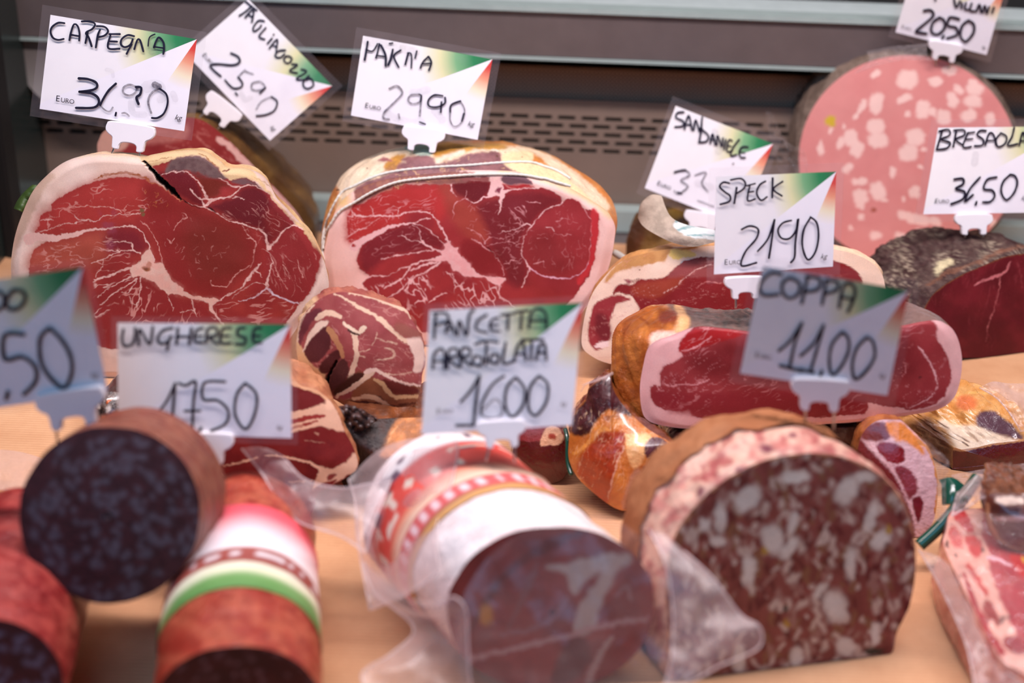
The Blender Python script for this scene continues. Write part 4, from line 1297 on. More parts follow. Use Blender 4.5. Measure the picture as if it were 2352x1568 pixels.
parma_side = painter((196, 118, 56), [
    ('tone', None, (214, 150, 88), 34, .7, 4),
    ('poly', b1([(150, 420), (175, 330), (215, 250), (330, 170), (600, 110), (1000, 85), (1568, 90), (2000, 110), (2300, 170), (2700, 420), (3000, 740), (2700, 760), (1500, 480), (600, 600), (330, 820), (180, 900), (215, 600), (160, 480)]), (232, 204, 170), 5),
    ('tone', b1([(150, 420), (330, 170), (1000, 85), (1568, 90), (1500, 480), (330, 820)]), (238, 214, 186), 20, .6, 6),
    ('line', b1([(110, 500, 9), (90, 800, 8), (200, 640, 8), (230, 760, 10), (120, 1000, 8)]), (226, 176, 96), .5),
    ('poly', b1([(690, 300), (780, 215), (900, 200), (860, 260), (830, 330), (760, 380), (690, 350)]), (196, 138, 62), 4),
    ('poly', b1([(380, 560), (480, 490), (640, 430), (790, 370), (820, 300), (900, 285), (860, 240), (1050, 205), (1180, 228), (1225, 292), (1400, 250), (1568, 190), (1850, 172), (1890, 260), (1960, 335), (2050, 370), (2140, 430), (2220, 520), (1880, 560), (1400, 560), (900, 600), (380, 720)]), mauve, 4),
    ('tone', b1([(380, 560), (860, 240), (1225, 292), (1850, 172), (2220, 520), (900, 600)]), (112, 70, 76), 16, .6, 9),
    ('poly', b1([(610, 255), (680, 232), (770, 262), (690, 275)]), (160, 96, 96), 3),
    ('poly', b1([(1200, 230), (1230, 90), (1900, 95), (1850, 150), (1500, 150), (1300, 210)]), (190, 132, 50), 6),
    ('line', b1([(1220, 290, 4), (1300, 240, 7), (1500, 170, 7), (1700, 150, 6), (1850, 160, 6)]), (226, 210, 190)),
    ('poly', b1([(880, 85), (960, 84), (960, 140), (1000, 170), (1100, 205), (1140, 200), (1140, 110), (1200, 84), (1210, 110), (1160, 210), (1000, 200), (900, 130)]), (158, 184, 168), 4),
    ('poly', b1([(950, 100), (1140, 100), (1150, 200), (1060, 195), (950, 140)]), (148, 178, 164), 5),
    ('poly', b2([(0, 95), (300, 105), (420, 125), (300, 145), (100, 150), (0, 180)]), (200, 146, 70), 6),
    ('poly', b2([(690, 190), (780, 240), (870, 330), (780, 300), (690, 280)]), (196, 122, 58), 5),
    ('poly', b2([(380, 200), (640, 160), (700, 220), (690, 280), (860, 330), (1150, 530), (1300, 690), (1100, 600), (640, 420), (430, 320)]), (236, 206, 158), 5),
    ('squig', b1([(560, 620), (820, 300), (1800, 200), (2000, 350), (1500, 470), (1000, 500)]), 40, 9, 2.2, (214, 172, 122), .7, 8),
    ('blobs', [(1140, 358, 2, 1.5, 0), (1175, 372, 2, 1.2, 0), (1218, 409, 2, 1.5, 0), (845, 386, 2, 1.4, 0), (775, 435, 3, 2, 0), (1160, 350, 2, 1, 0), (1200, 360, 2, 1, 0)], (92, 56, 32), .4)])
parma = block('tied_ham', 'big cut ham tied with two white twines, standing in the middle on the counter', 'ham', pl_parma, parma_out, (-.09, 1, 0), .17,
              [(0, 1), (.05, 1.015), (.15, 1.035), (.3, 1.03), (.55, .93), (.8, .72), (1, .45)], painter((244, 196, 184), parma_layers, 3.2, 11, thin=.74), parma_side,
              N=1100, MR=230, K=130, bulge=.006, amp=.003, rim=.002, seed=9)


def twine(path, bvh, parent, r=.0011, n=90, off=.0008):
    p = drape(bvh, path, off, n)
    p = np.array([p[max(0, i - 1):i + 2].mean(0) for i in range(len(p))])
    q = resample(p, 400, False)
    k = np.arange(400)
    an = np.arange(10) / 10 * 2 * math.pi
    v, f = tube(q, r * (1 + .12 * np.sin(k * .9)), 10)
    link('twine', mesh_np('twine', v, f), M['twine'], parent)


twine(b1([(60, 1300), (62, 1060), (110, 860), (240, 610), (380, 530), (600, 428), (850, 372), (1200, 340), (1568, 318), (1850, 295), (2100, 284), (2230, 295), (2330, 330), (2450, 370), (2600, 460)]), parma['bvh'], parma['root'])
twine(b1([(64, 1180), (95, 1000), (215, 800), (380, 690), (600, 565), (850, 480), (1200, 440), (1568, 412), (1900, 405), (2130, 415), (2300, 445), (2450, 490), (2600, 535)]), parma['bvh'], parma['root'])
# loose end of the twine behind the right flank
e = onplane([(1408, 578), (1425, 588), (1440, 596)], pl_parma, -.03)
v, f = tube(crom(e, 12), [.0022, .0026, .003, .003, .0032, .003, .003, .0026, .003, .002, .0016, .0008], 8)
link('twine', mesh_np('twine', v, f), M['twine'], parma['root'])
# ------------------------------------------------------------------ the other meats
def flat(rgb, *layers, **k):
    return painter(rgb, list(layers), **k)


def yaw_of(p, q):
    A, B = onz([p, q])
    return math.degrees(math.atan2(B[1] - A[1], B[0] - A[0]))


# ham cut behind the left one
tag_out = [(224, 350), (228, 320), (245, 298), (300, 284), (380, 274), (440, 270), (472, 280), (512, 310), (555, 352), (604, 404), (652, 452), (690, 500), (706, 545),
           (690, 640), (600, 720), (420, 740), (280, 640), (235, 480)]
pl = plane((-.22, 1.205, 0), 6, 8)
tagl = block('cured_ham', 'cut ham with a broad white fat band, tucked behind the big split ham at left', 'ham', pl, tag_out, (.30, 1, -.1), .14,
             [(0, 1), (.1, 1.02), (.5, .82), (1, .45)],
             flat((134, 34, 36), ('tone', None, (154, 52, 50), 40, .6, 3),
                  ('poly', [(215, 300), (300, 275), (300, 320), (280, 345), (220, 360)], (206, 150, 130), 3),
                  ('poly', [(300, 290), (420, 280), (420, 320), (300, 330)], (176, 100, 92), 8),
                  ('line', a2([(480, -40, 14), (560, 10, 15), (640, 90, 16), (780, 230, 17), (900, 370, 18), (1050, 510, 17), (1180, 650, 16), (1230, 760, 14), (1180, 1000, 14)]), (226, 176, 166)),
                  ('line', [(395, 320, 1.5), (430, 300, 1), (470, 330, 2), (520, 370, 1)], (206, 130, 120), .8), ('line', [(380, 335, 2), (420, 345, 2), (440, 340, 1)], (206, 130, 120), .8),
                  ('vein', None, (200, 120, 112), 40, 10, 40, .92, .4, 5)),
             flat((104, 70, 32), ('tone', None, (136, 100, 50), 26, .7, 4), ('tone', None, (74, 40, 18), 34, .6, 9)), N=320, MR=70, fm='lean', sm='rind_gloss', bulge=.003, amp=.0012)

# flat ham behind the speck
sd = lambda p: zm(1350, 420, .2551, p)
san_out = [(1336, 790), (1343, 725), (1360, 675), (1385, 640), (1412, 612), (1445, 592), (1500, 578), (1560, 570), (1650, 564), (1780, 562), (1900, 570), (1975, 588), (2015, 615),
           (2032, 650), (2030, 720), (1980, 800), (1800, 845), (1600, 850), (1480, 846), (1405, 836), (1360, 818)]
SF = (244, 206, 180)
san = block('cured_ham', 'flat cut ham with a torn yellow fat edge, lying behind the glossy speck ham', 'ham', plane(onz([(1430, 842)])[0] - np.array([0, .032, 0]), 0, 12), san_out, (.2, 1, -.15), .10,
            [(0, 1), (.15, 1.0), (.6, .85), (1, .5)],
            flat(SF, ('tone', None, (248, 216, 192), 30, .5, 2),
                 ('poly', sd([(150, 880), (250, 740), (420, 640), (700, 560), (1000, 560), (900, 610), (740, 640), (700, 700), (560, 730), (420, 760), (270, 800), (180, 890)]), (206, 146, 84), 3),
                 ('tone', sd([(150, 880), (420, 640), (900, 580), (700, 700), (270, 800)]), (176, 112, 58), 14, .5, 6),
                 ('poly', sd([(735, 650), (770, 590), (850, 600), (960, 620), (970, 650), (880, 670), (800, 690), (760, 680)]), (242, 202, 112), 2),
                 ('poly', sd([(225, 1005), (270, 930), (330, 910), (400, 915), (470, 872), (620, 862), (700, 840), (770, 790), (830, 730), (950, 680), (1200, 660), (1700, 660), (2200, 690), (2420, 800), (2460, 950), (2300, 1300), (1500, 1350), (600, 1300), (450, 1100), (400, 1020), (330, 1000), (270, 990)]), (136, 30, 32), 1.6),
                 ('poly', sd([(830, 735), (1000, 690), (1300, 690), (1400, 820), (1100, 850), (850, 850), (720, 850)]), (150, 68, 66), 4),
                 ('poly', sd([(400, 930), (640, 870), (860, 850), (800, 930), (640, 1030), (440, 1020)]), (158, 58, 36), 8),
                 ('poly', sd([(60, 1090), (140, 1050), (230, 1010), (330, 1020), (390, 1050), (280, 1080), (230, 1150), (200, 1260), (190, 1420), (80, 1510), (20, 1440), (0, 1330), (20, 1220)]), (156, 48, 52), 2),
                 ('poly', sd([(70, 1180), (180, 1220), (200, 1400), (90, 1400)]), (120, 34, 40), 8),
                 ('poly', sd([(60, 1470), (110, 1430), (185, 1430), (170, 1470), (80, 1490)]), (248, 214, 206), 1.5),
                 ('line', sd([(660, 1010, 1.5), (780, 930, 2), (880, 850, 2), (980, 780, 2.5), (1110, 732, 3)]), (226, 170, 158)),
                 ('line', sd([(840, 720, 3), (870, 700, 3), (950, 680, 2)]), (196, 190, 196), .8),
                 ('line', sd([(980, 945, 2), (1060, 895, 2.5), (1180, 900, 2), (1250, 920, 1)]), (216, 130, 124), .8),
                 ('line', sd([(350, 910, 4), (400, 890, 6), (460, 870, 3)]), (120, 54, 44), .8),
                 ('poly', sd([(335, 880), (360, 870), (390, 890), (370, 905)]), (150, 70, 76), 2),
                 ('blobs', [(1469, 620, 2, 1.6, 0)], (120, 60, 40), .4),
                 ('vein', None, (214, 140, 130), 40, 8, -20, .93, .4, 5)),
            flat((206, 148, 88), ('tone', None, (180, 120, 66), 30, .6, 4), ('poly', [(1900, 560), (2060, 560), (2060, 680), (1950, 600)], (244, 206, 170), 12)),
            N=420, MR=90, bulge=.006, amp=.004, sm='rind')
# olive brown ham hidden further back
back = block('cured_ham', 'olive brown uncut ham in shadow behind the SAN DANIELE price tag', 'ham', plane((.175, 1.235, .0), 0, 8),
             [(1440, 640), (1438, 575), (1450, 520), (1480, 482), (1540, 466), (1620, 466), (1690, 482), (1740, 530), (1750, 600), (1700, 690), (1560, 720), (1470, 700)], (.1, 1, 0), .08,
             [(0, 1), (.3, .95), (.7, .7), (1, .4)],
             flat((116, 82, 38), ('tone', None, (160, 120, 56), 26, .8, 3), ('poly', sd([(340, 620), (370, 400), (450, 310), (520, 400), (460, 600)]), (92, 50, 24), 8),
                  ('poly', sd([(700, 260), (800, 220), (920, 240), (900, 300), (760, 320)]), (226, 170, 60), 5), ('tone', None, (70, 42, 20), 40, .5, 8)),
             flat((120, 84, 40), ('tone', None, (92, 52, 26), 40, .6, 3)), N=200, MR=50, fm='rind', sm='rind', bulge=.025, amp=.004)
# curled printed rind label on it
v, f = sheet([[(1468, 500, 1.195), (1474, 470, 1.19), (1496, 450, 1.185), (1520, 452, 1.18)], [(1478, 520, 1.165), (1500, 500, 1.16), (1520, 492, 1.155), (1540, 500, 1.15)],
              [(1500, 536, 1.14), (1524, 524, 1.135), (1548, 520, 1.13), (1580, 520, 1.13)], [(1545, 556, 1.125), (1566, 546, 1.12), (1600, 540, 1.12), (1640, 530, 1.12)],
              [(1590, 568, 1.12), (1610, 564, 1.12), (1640, 556, 1.12), (1690, 545, 1.12)]], 60, 60, .0006, 30)
px = topx(v)
c, _ = flat((186, 166, 148), ('tone', None, (150, 134, 118), 12, .6, 2), ('poly', [(1548, 516), (1586, 490), (1660, 500), (1690, 546), (1600, 548), (1570, 540)], (206, 208, 204), 2),
            ('line', [(1552, 512, 5), (1590, 494, 5)], (120, 150, 150)), ('line', [(1560, 530, 6), (1600, 522, 6), (1650, 526, 5)], (126, 156, 154)), ('line', [(1580, 543, 4), (1640, 540, 4)], (132, 160, 158)),
            ('line', [(1595, 510, 4), (1620, 506, 4)], (100, 130, 130)))(px[:, 0], px[:, 1])
me = mesh_np('paper_label', v, f, c)
o = link('paper_label', me, M['paper'], back['root'])
so = o.modifiers.new('thick', 'SOLIDIFY')
so.thickness = .0012
o['label'] = 'curled cream label with pale teal print'

# mortadella
r3 = lambda p: zm(1568, 0, 1 / 3, p)
pl_mort = plane(onz([(2070, 607)])[0], -2, 8)
mo = [(2090 + 247 * math.cos(t) - (8 if math.cos(t) < 0 else 0), 367 + 240 * math.sin(t)) for t in np.linspace(0, 2 * math.pi, 28, endpoint=False)]
mb = r3([(1550, 545, 70, 65, 10), (1835, 485, 45, 32, 0), (1740, 560, 45, 32, -20), (1330, 515, 42, 20, -35), (1335, 710, 48, 75, 15), (1235, 735, 18, 55, 30), (1195, 800, 12, 30, 30), (1530, 682, 55, 26, -15),
         (1655, 755, 45, 62, 5), (1722, 772, 25, 32, 0), (1800, 805, 48, 50, 15), (1860, 690, 36, 55, -25), (2000, 695, 62, 42, 5), (2010, 615, 60, 36, 5), (1900, 617, 36, 28, 30), (1970, 795, 55, 42, -20),
         (2120, 820, 34, 45, 0), (1330, 870, 58, 52, 0), (1345, 968, 72, 52, 0), (1155, 950, 50, 56, -15), (1200, 1030, 46, 52, 20), (1080, 990, 24, 48, 25), (950, 1020, 24, 48, 0), (1020, 900, 14, 24, 20),
         (1605, 945, 66, 58, 0), (1555, 1055, 66, 58, 0), (1135, 1160, 42, 24, -40), (1445, 1185, 22, 42, 0), (1220, 1250, 56, 24, 0), (1345, 1315, 52, 64, -20), (1225, 1355, 52, 54, 0), (1225, 1415, 32, 20, 0),
         (1600, 1322, 36, 44, -20), (1520, 1482, 46, 30, 20), (1620, 1512, 90, 34, 10), (1740, 1525, 42, 26, 20), (1230, 1492, 20, 22, 0), (1525, 1372, 16, 18, 0), (1552, 780, 20, 18, 0), (1390, 1380, 20, 14, 0),
         (1860, 1150, 44, 40, 0), (2000, 1010, 50, 40, 0), (2190, 1000, 40, 50, 0), (1880, 1330, 50, 50, 0), (2050, 1500, 44, 40, 0), (2130, 1530, 26, 50, -20), (1160, 1570, 20, 20, 0), (2000, 570, 40, 24, 30), (1108, 870, 12, 20, 0),
         (1640, 1600, 40, 24, 0), (1500, 1620, 36, 22, 0), (1770, 1650, 40, 24, 0), (1330, 1620, 40, 26, 0), (1660, 1030, 24, 12, 10), (1640, 1150, 20, 12, 10)])
mb = [(a, b, c / 3, d / 3, e) for a, b, c, d, e in mb]
mort = block('mortadella', 'large pink mortadella cut face with white fat cubes, at the back on the right', 'mortadella', pl_mort, mo, (.08, 1, 0), .095,
             [(0, 1), (.04, 1.035), (.3, 1.06), (.8, 1.04), (1, .8)],
             flat((216, 136, 130), ('tone', None, (222, 148, 140), 60, .5, 2), ('blobs', mb, (242, 200, 188), .22), ('blobs', [(1568 + 340, 278, 12, 11, 0)], (206, 172, 52), .25),
                  ('blobs', [(1568 + 440, 482, 5, 6, 0)], (160, 80, 60), .4), warp=5, wscale=10),
             flat((132, 112, 98), ('tone', None, (96, 78, 66), 18, .8, 3), ('line', [(1840, 440, 8), (1860, 300, 8), (1930, 200, 8), (2020, 150, 8)], (170, 160, 150), .5)),
             N=300, MR=120, fm='mort', sm='crust', bulge=.002, amp=.004, partnames=('casing', 'cut_face'))
film('net_wrap', [[(1758, 255, 1.32), (1775, 262, 1.31), (1786, 290, 1.31)], [(1768, 320, 1.32), (1792, 310, 1.31), (1806, 330, 1.30)], [(1790, 400, 1.31), (1820, 370, 1.30), (1850, 350, 1.29)],
                  [(1800, 470, 1.31), (1830, 460, 1.30), (1856, 440, 1.29)]], 'net' if 'net' in M else 'film_vac', mort['root'], 'grey twisted end of the wrap', crumple=.006, cs=12)
film('net_wrap', [[(1990, 118, 1.30), (2040, 108, 1.30), (2080, 104, 1.30), (2130, 100, 1.30)], [(1995, 140, 1.285), (2040, 130, 1.28), (2090, 126, 1.28), (2130, 128, 1.28)],
                  [(1960, 170, 1.275), (2030, 146, 1.272), (2090, 138, 1.272), (2150, 140, 1.272)]], 'film_vac', mort['root'], crumple=.006, cs=12)

# bresaola
r6 = lambda p: zm(1568, 523, 1 / 3, p)
bre_face = r6([(1640, 880), (1640, 720), (1650, 600), (1690, 510), (1760, 425), (1900, 335), (2050, 270), (2200, 205), (2351, 178), (2500, 190), (2620, 300), (2680, 480), (2690, 700), (2640, 860), (2400, 890), (2000, 895), (1800, 898)])
pl_bre = plane(onz([(2250, 824)])[0], 20, 10)
bres = block('bresaola', 'dark red bresaola with grey mouldy crust, under the BRESAOLA price tag', 'cured beef', pl_bre, bre_face, (-.55, .85, .06), .115,
             [(0, 1), (.06, 1.02), (.3, .99), (.6, .88), (.85, .7), (1, .35)],
             flat((98, 18, 28), ('tone', None, (122, 28, 38), 50, .6, 3), ('tone', None, (76, 12, 20), 40, .5, 6),
                  ('line', r6([(2010, 400, 2), (2050, 375, 4), (2130, 345, 6), (2190, 325, 6), (2230, 290, 6), (2255, 235, 3)]), (196, 110, 112)),
                  ('line', r6([(2190, 330, 4), (2185, 420, 2), (2150, 540, 2.5), (2110, 660, 1.5), (2090, 780, 1)]), (186, 100, 100), .9),
                  ('line', r6([(2310, 230, 2), (2330, 320, 1.5), (2340, 420, 1)]), (160, 70, 76), .8), ('vein', None, (140, 50, 58), 10, 60, 8, .93, .4, 7),
                  ('line', r6([(1640, 720, 5), (1650, 600, 5), (1690, 510, 5), (1760, 425, 5), (1900, 335, 4), (2050, 270, 4), (2200, 205, 4), (2351, 178, 4)]), (120, 74, 44), .9)),
             flat((92, 72, 66), ('tone', None, (62, 34, 34), 9, .9, 3), ('tone', None, (100, 80, 70), 26, .5, 12), ('vein', None, (168, 150, 128), 11, 4, 20, .80, .8, 5), ('tone', None, (50, 26, 28), 7, .6, 15),
                  ('poly', r6([(1740, 330), (1760, 250), (1830, 210), (1870, 240), (1800, 290)]), (206, 190, 150), 3),
                  ('line', r6([(1690, 400, 8), (1800, 320, 8), (2000, 250, 8), (2200, 160, 8), (2351, 130, 8)]), (130, 84, 62), .6), warp=5),
             N=320, MR=80, sm='crust', amp=.006, bulge=.003, partnames=('crust', 'cut_face'))

# speck ham, large and flat, resting on the packs
spk_face = [(1489, 800), (1478, 838), (1470, 889), (1474, 941), (1487, 965), (1518, 977), (1569, 984), (1620, 985), (1720, 984), (1830, 979), (1935, 972), (2068, 957), (2151, 942),
            (2186, 920), (2202, 890), (2210, 845), (2208, 806), (2196, 768), (2176, 746), (2142, 736), (2060, 750), (1950, 761), (1850, 765), (1740, 763), (1660, 754), (1610, 750), (1575, 758), (1540, 772), (1510, 782)]
pl_spk = plane(P(1830, 978, .995), -4, 10)
z1 = lambda p: zm(1250, 800, .2551, p)
z5 = lambda p: zm(1950, 800, .287, p)
spk_lean = [(1557, 800), (1562, 786), (1580, 764), (1597, 748), (1631, 745), (1660, 748), (1740, 756), (1850, 758), (1950, 754), (2060, 743), (2110, 738), (2140, 735), (2154, 752), (2150, 772), (2168, 800),
            (2180, 825), (2184, 850), (2184, 872), (2171, 908), (2150, 928), (2122, 937), (2088, 941), (2060, 936), (2020, 930), (1992, 923), (1996, 936), (1985, 948), (1960, 952), (1900, 958), (1750, 962), (1650, 958),
            (1612, 962), (1589, 954), (1584, 941), (1556, 944), (1525, 941), (1502, 928), (1493, 908), (1494, 888), (1505, 884), (1518, 888), (1517, 856), (1525, 842), (1550, 831), (1570, 820)]
speck = block('cured_ham', 'wide smoked speck ham with orange rind and pink fat rim, below the COPPA tag', 'ham', pl_spk, spk_face, (-.46, 1, -.14), .10,
              [(0, 1), (.06, 1.02), (.2, 1.05), (.45, 1.0), (.8, .8), (1, .5)],
              flat((234, 176, 172), ('tone', None, (242, 192, 186), 40, .5, 2), ('poly', spk_lean, (146, 44, 48), 1.4, 1), ('tone', spk_lean, (160, 58, 60), 40, .5, 4),
                   ('poly', [(1560, 800), (1580, 765), (1630, 755), (1700, 764), (1690, 775), (1600, 800), (1565, 812)], (166, 18, 20), 4),
                   ('poly', [(1580, 830), (1720, 780), (2000, 770), (2100, 790), (2100, 860), (1980, 880), (1700, 880)], (120, 30, 34), 26),
                   ('poly', [(1500, 900), (1560, 900), (1720, 900), (1950, 890), (1950, 940), (1600, 950), (1520, 930)], (140, 34, 42), 12),
                   ('line', z1([(1090, 330, 3), (1150, 336, 3.5), (1250, 322, 3), (1370, 320, 2.5), (1480, 280, 2)]), (222, 150, 150)),
                   ('line', z1([(1020, 340, 3), (1040, 380, 1.5), (1090, 390, 1)]), (222, 150, 150), .8),
                   ('line', r6([(0, 852, 3), (70, 825, 4), (130, 795, 3), (200, 752, 1.5)]), (222, 150, 150)),
                   ('line', z5([(560, -10, 4), (640, 100, 5), (690, 200, 3.5), (706, 290, 3), (690, 350, 2.5), (600, 425, 2.5), (480, 478, 2.5)]), (226, 168, 168)),
                   ('line', z5([(440, 90, 1), (452, 170, 2), (410, 245, 1.5)]), (206, 130, 132), .8), ('blobs', [(2116, 866, 2.5, 2.5, 0)], (60, 26, 26), .4),
                   ('vein', spk_lean, (214, 140, 140), 40, 10, -30, .92, .45, 5), ('squig', spk_lean, 30, 14, 1.6, (214, 140, 140), .5, 5)),
              flat((176, 92, 34), ('tone', None, (206, 126, 58), 26, .7, 4), ('tone', None, (120, 52, 20), 20, .5, 7),
                   ('poly', sd([(300, 1060), (600, 1020), (900, 1010), (1500, 1040), (2400, 1050), (3100, 1100), (3100, 1400), (1500, 1350), (1300, 1360), (1050, 1300), (900, 1340), (820, 1240), (700, 1100), (420, 1080)]), (122, 94, 86), 6),
                   ('tone', sd([(700, 1060), (2400, 1050), (3100, 1400), (1300, 1360), (900, 1200)]), (70, 64, 60), 8, .8, 9),
                   ('poly', sd([(860, 1030), (1000, 1010), (1400, 1040), (1400, 1130), (1100, 1110), (900, 1090)]), (84, 78, 76), 6),
                   ('poly', sd([(780, 1100), (860, 1120), (920, 1260), (860, 1340), (780, 1340), (800, 1240)]), (226, 170, 116), 4),
                   ('poly', sd([(640, 1190), (700, 1140), (790, 1150), (800, 1230), (720, 1260), (650, 1250)]), (132, 58, 40), 6),
                   ('poly', sd([(560, 1400), (620, 1340), (800, 1350), (830, 1400), (740, 1480), (600, 1560)]), (232, 190, 170), 5),
                   ('line', sd([(320, 1190, 4), (400, 1120, 5), (520, 1090, 5), (600, 1100, 4)]), (212, 160, 110), .8), ('line', sd([(330, 1260, 5), (440, 1200, 6), (540, 1260, 5), (580, 1380, 4)]), (130, 58, 22), .7)),
              N=480, MR=110, K=70, sm='rind_gloss', amp=.005, bulge=.004, rim=.001)

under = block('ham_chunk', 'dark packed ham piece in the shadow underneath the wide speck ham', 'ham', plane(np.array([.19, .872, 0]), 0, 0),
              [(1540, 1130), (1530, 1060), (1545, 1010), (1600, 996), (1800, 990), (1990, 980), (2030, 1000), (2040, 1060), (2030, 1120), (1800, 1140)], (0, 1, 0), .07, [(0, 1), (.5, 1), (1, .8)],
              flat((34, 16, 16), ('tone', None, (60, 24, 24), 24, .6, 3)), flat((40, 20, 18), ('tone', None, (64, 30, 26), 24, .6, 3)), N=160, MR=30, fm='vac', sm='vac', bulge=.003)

# small rolled piece with folds
q5 = lambda p: zm(660, 640, .2551, p)
F1 = (232, 192, 160)
roll_out = q5([(90, 480), (120, 360), (230, 230), (340, 155), (450, 122), (600, 132), (800, 182), (950, 232), (1060, 272), (1110, 350), (1180, 460), (1212, 520), (1232, 620), (1240, 760), (1215, 860), (1205, 960),
               (1160, 1110), (1070, 1180), (920, 1200), (800, 1226), (680, 1210), (560, 1165), (440, 1100), (340, 1040), (230, 930), (120, 790), (80, 640)])
rolled = block('rolled_pork', 'folded piece of cured pork with dark centre, between the two big hams', 'cured pork', plane(P(880, 945, 1.0), -8, 14), roll_out, (-.16, 1, -.12), .075,
               [(0, 1), (.1, 1.0), (.4, .88), (1, .5)],
               flat((152, 66, 64), ('tone', None, (168, 84, 78), 26, .5, 3), ('vein', None, (214, 150, 134), 22, 9, 20, .9, .45, 21),
                    ('line', q5([(60, 700, 16), (90, 480, 10), (140, 350, 6), (240, 230, 4)]), F1), ('poly', q5([(60, 560), (140, 640), (220, 760), (340, 860), (360, 1050), (250, 1000), (60, 760)]), (214, 168, 120), 3),
                    ('line', q5([(560, 130, 5), (700, 155, 7), (850, 200, 9), (960, 238, 9), (1070, 285, 8), (1110, 350, 5)]), F1),
                    ('line', q5([(430, 135, 4), (560, 200, 6), (650, 262, 8), (800, 340, 8), (900, 420, 11), (1000, 510, 9), (1090, 570, 10), (1150, 610, 16)]), F1),
                    ('poly', q5([(1080, 540), (1190, 525), (1235, 650), (1215, 800), (1180, 840), (1135, 830), (1142, 710), (1110, 620)]), (242, 206, 186), 3),
                    ('poly', q5([(1000, 400), (1180, 470), (1200, 520), (1080, 530), (980, 470)]), (150, 84, 70), 6),
                    ('poly', q5([(100, 470), (150, 340), (250, 270), (310, 290), (200, 420), (130, 560), (105, 600)]), (112, 48, 54), 3),
                    ('line', q5([(270, 360, 10), (330, 310, 13), (400, 310, 13), (480, 350, 10)]), F1), ('poly', q5([(150, 590), (210, 460), (280, 390), (360, 370), (350, 430), (250, 500), (200, 580), (140, 660)]), (238, 204, 178), 2),
                    ('poly', q5([(350, 435), (230, 525), (150, 640), (200, 740), (290, 735), (375, 640), (395, 560)]), (88, 36, 38), 3),
                    ('poly', q5([(300, 760), (440, 640), (480, 700), (410, 790), (350, 855), (290, 840)]), (78, 28, 28), 3),
                    ('poly', q5([(490, 720), (540, 760), (545, 880), (430, 1000), (360, 1020), (350, 900), (430, 780)]), (88, 42, 40), 3),
                    ('line', q5([(520, 410, 10), (575, 450, 10), (640, 490, 8), (690, 440, 10)]), (240, 208, 176)), ('line', q5([(600, 500, 12), (620, 600, 12), (630, 700, 12), (590, 800, 11), (560, 910, 9)]), F1),
                    ('line', q5([(380, 460, 14), (430, 540, 15), (480, 620, 14), (500, 700, 9)]), (190, 128, 86)), ('line', q5([(540, 455, 3), (600, 495, 5), (640, 505, 3)]), (66, 34, 24)),
                    ('line', q5([(440, 745, 5), (370, 870, 7), (350, 990, 6)]), (26, 10, 8)), ('dent', q5([(440, 745, 4), (370, 870, 6), (350, 990, 5)]), .006),
                    ('poly', q5([(560, 1080), (600, 960), (620, 840), (720, 850), (800, 900), (1000, 960), (1200, 970), (1200, 1100), (1060, 1200), (680, 1210), (400, 1100)]), (146, 84, 52), 4),
                    ('poly', q5([(600, 850), (700, 860), (560, 1000), (430, 1050), (420, 1000)]), (70, 32, 24), 4), ('line', q5([(440, 1060, 8), (560, 1000, 10), (690, 900, 11), (770, 830, 9)]), F1),
                    ('line', q5([(710, 840, 9), (790, 815, 9), (900, 870, 7), (1050, 935, 6), (1200, 965, 4)]), (238, 200, 178)),
                    ('poly', q5([(870, 900), (1160, 985), (1150, 1040), (1000, 1040), (910, 1010)]), (106, 38, 30), 3), ('line', q5([(1180, 1060, 7), (1060, 1060, 9), (940, 1050, 9), (860, 950, 10), (780, 900, 6)]), (222, 172, 120)),
                    ('line', q5([(1170, 1120, 4), (1020, 1140, 6), (900, 1130, 5), (840, 1070, 5), (720, 1040, 3)]), (96, 46, 28)), ('line', q5([(1060, 1180, 8), (940, 1165, 11), (840, 1100, 11), (740, 1060, 11), (600, 1075, 7)]), (220, 168, 128)),
                    ('line', q5([(800, 1130, 8), (700, 1120, 10), (560, 1110, 6)]), (82, 32, 22)),
                    ('line', q5([(800, 480, 2), (800, 540, 3), (760, 600, 2)]), F1, .7), ('line', q5([(800, 530, 2), (900, 565, 3), (985, 580, 5)]), F1, .8), ('line', q5([(880, 620, 3), (960, 650, 6), (930, 715, 4), (800, 725, 2)]), F1, .8),
                    ('line', q5([(660, 650, 3), (740, 640, 2)]), F1, .7), ('line', q5([(840, 850, 2), (980, 858, 3), (1120, 840, 3)]), F1, .8), ('line', q5([(640, 690, 4), (700, 700, 2)]), F1, .8)),
               flat((150, 70, 62), ('tone', None, (190, 120, 90), 20, .6, 4), ('poly', [(640, 650), (730, 690), (720, 900), (760, 1000), (640, 960)], (224, 180, 138), 8)), N=340, MR=110, fm='lean', sm='rind', amp=.004, bulge=.008)

# dark hock under the rolled piece
hock = block('smoked_hock', 'dark brown smoked hock lying under the folded cured pork piece', 'smoked pork', plane(P(880, 1040, .985), 10, 12),
             [(770, 985), (800, 966), (900, 962), (1000, 960), (1036, 990), (1034, 1060), (1000, 1130), (880, 1156), (800, 1130), (770, 1050)], (.1, 1, 0), .08, [(0, 1), (.4, 1.0), (1, .5)],
             flat((36, 14, 6), ('poly', q5([(880, 1500), (960, 1330), (1040, 1250), (1180, 1190), (1260, 1190), (1260, 1600), (860, 1600)]), (214, 130, 62), 8), ('tone', None, (70, 30, 12), 20, .5, 3),
                  ('line', q5([(900, 1480, 3), (960, 1380, 3), (1000, 1320, 2)]), (230, 170, 110), .7)),
             flat((90, 44, 18), ('tone', None, (150, 80, 34), 26, .6, 4)), N=180, MR=40, fm='rind', sm='rind', bulge=.02, amp=.004)
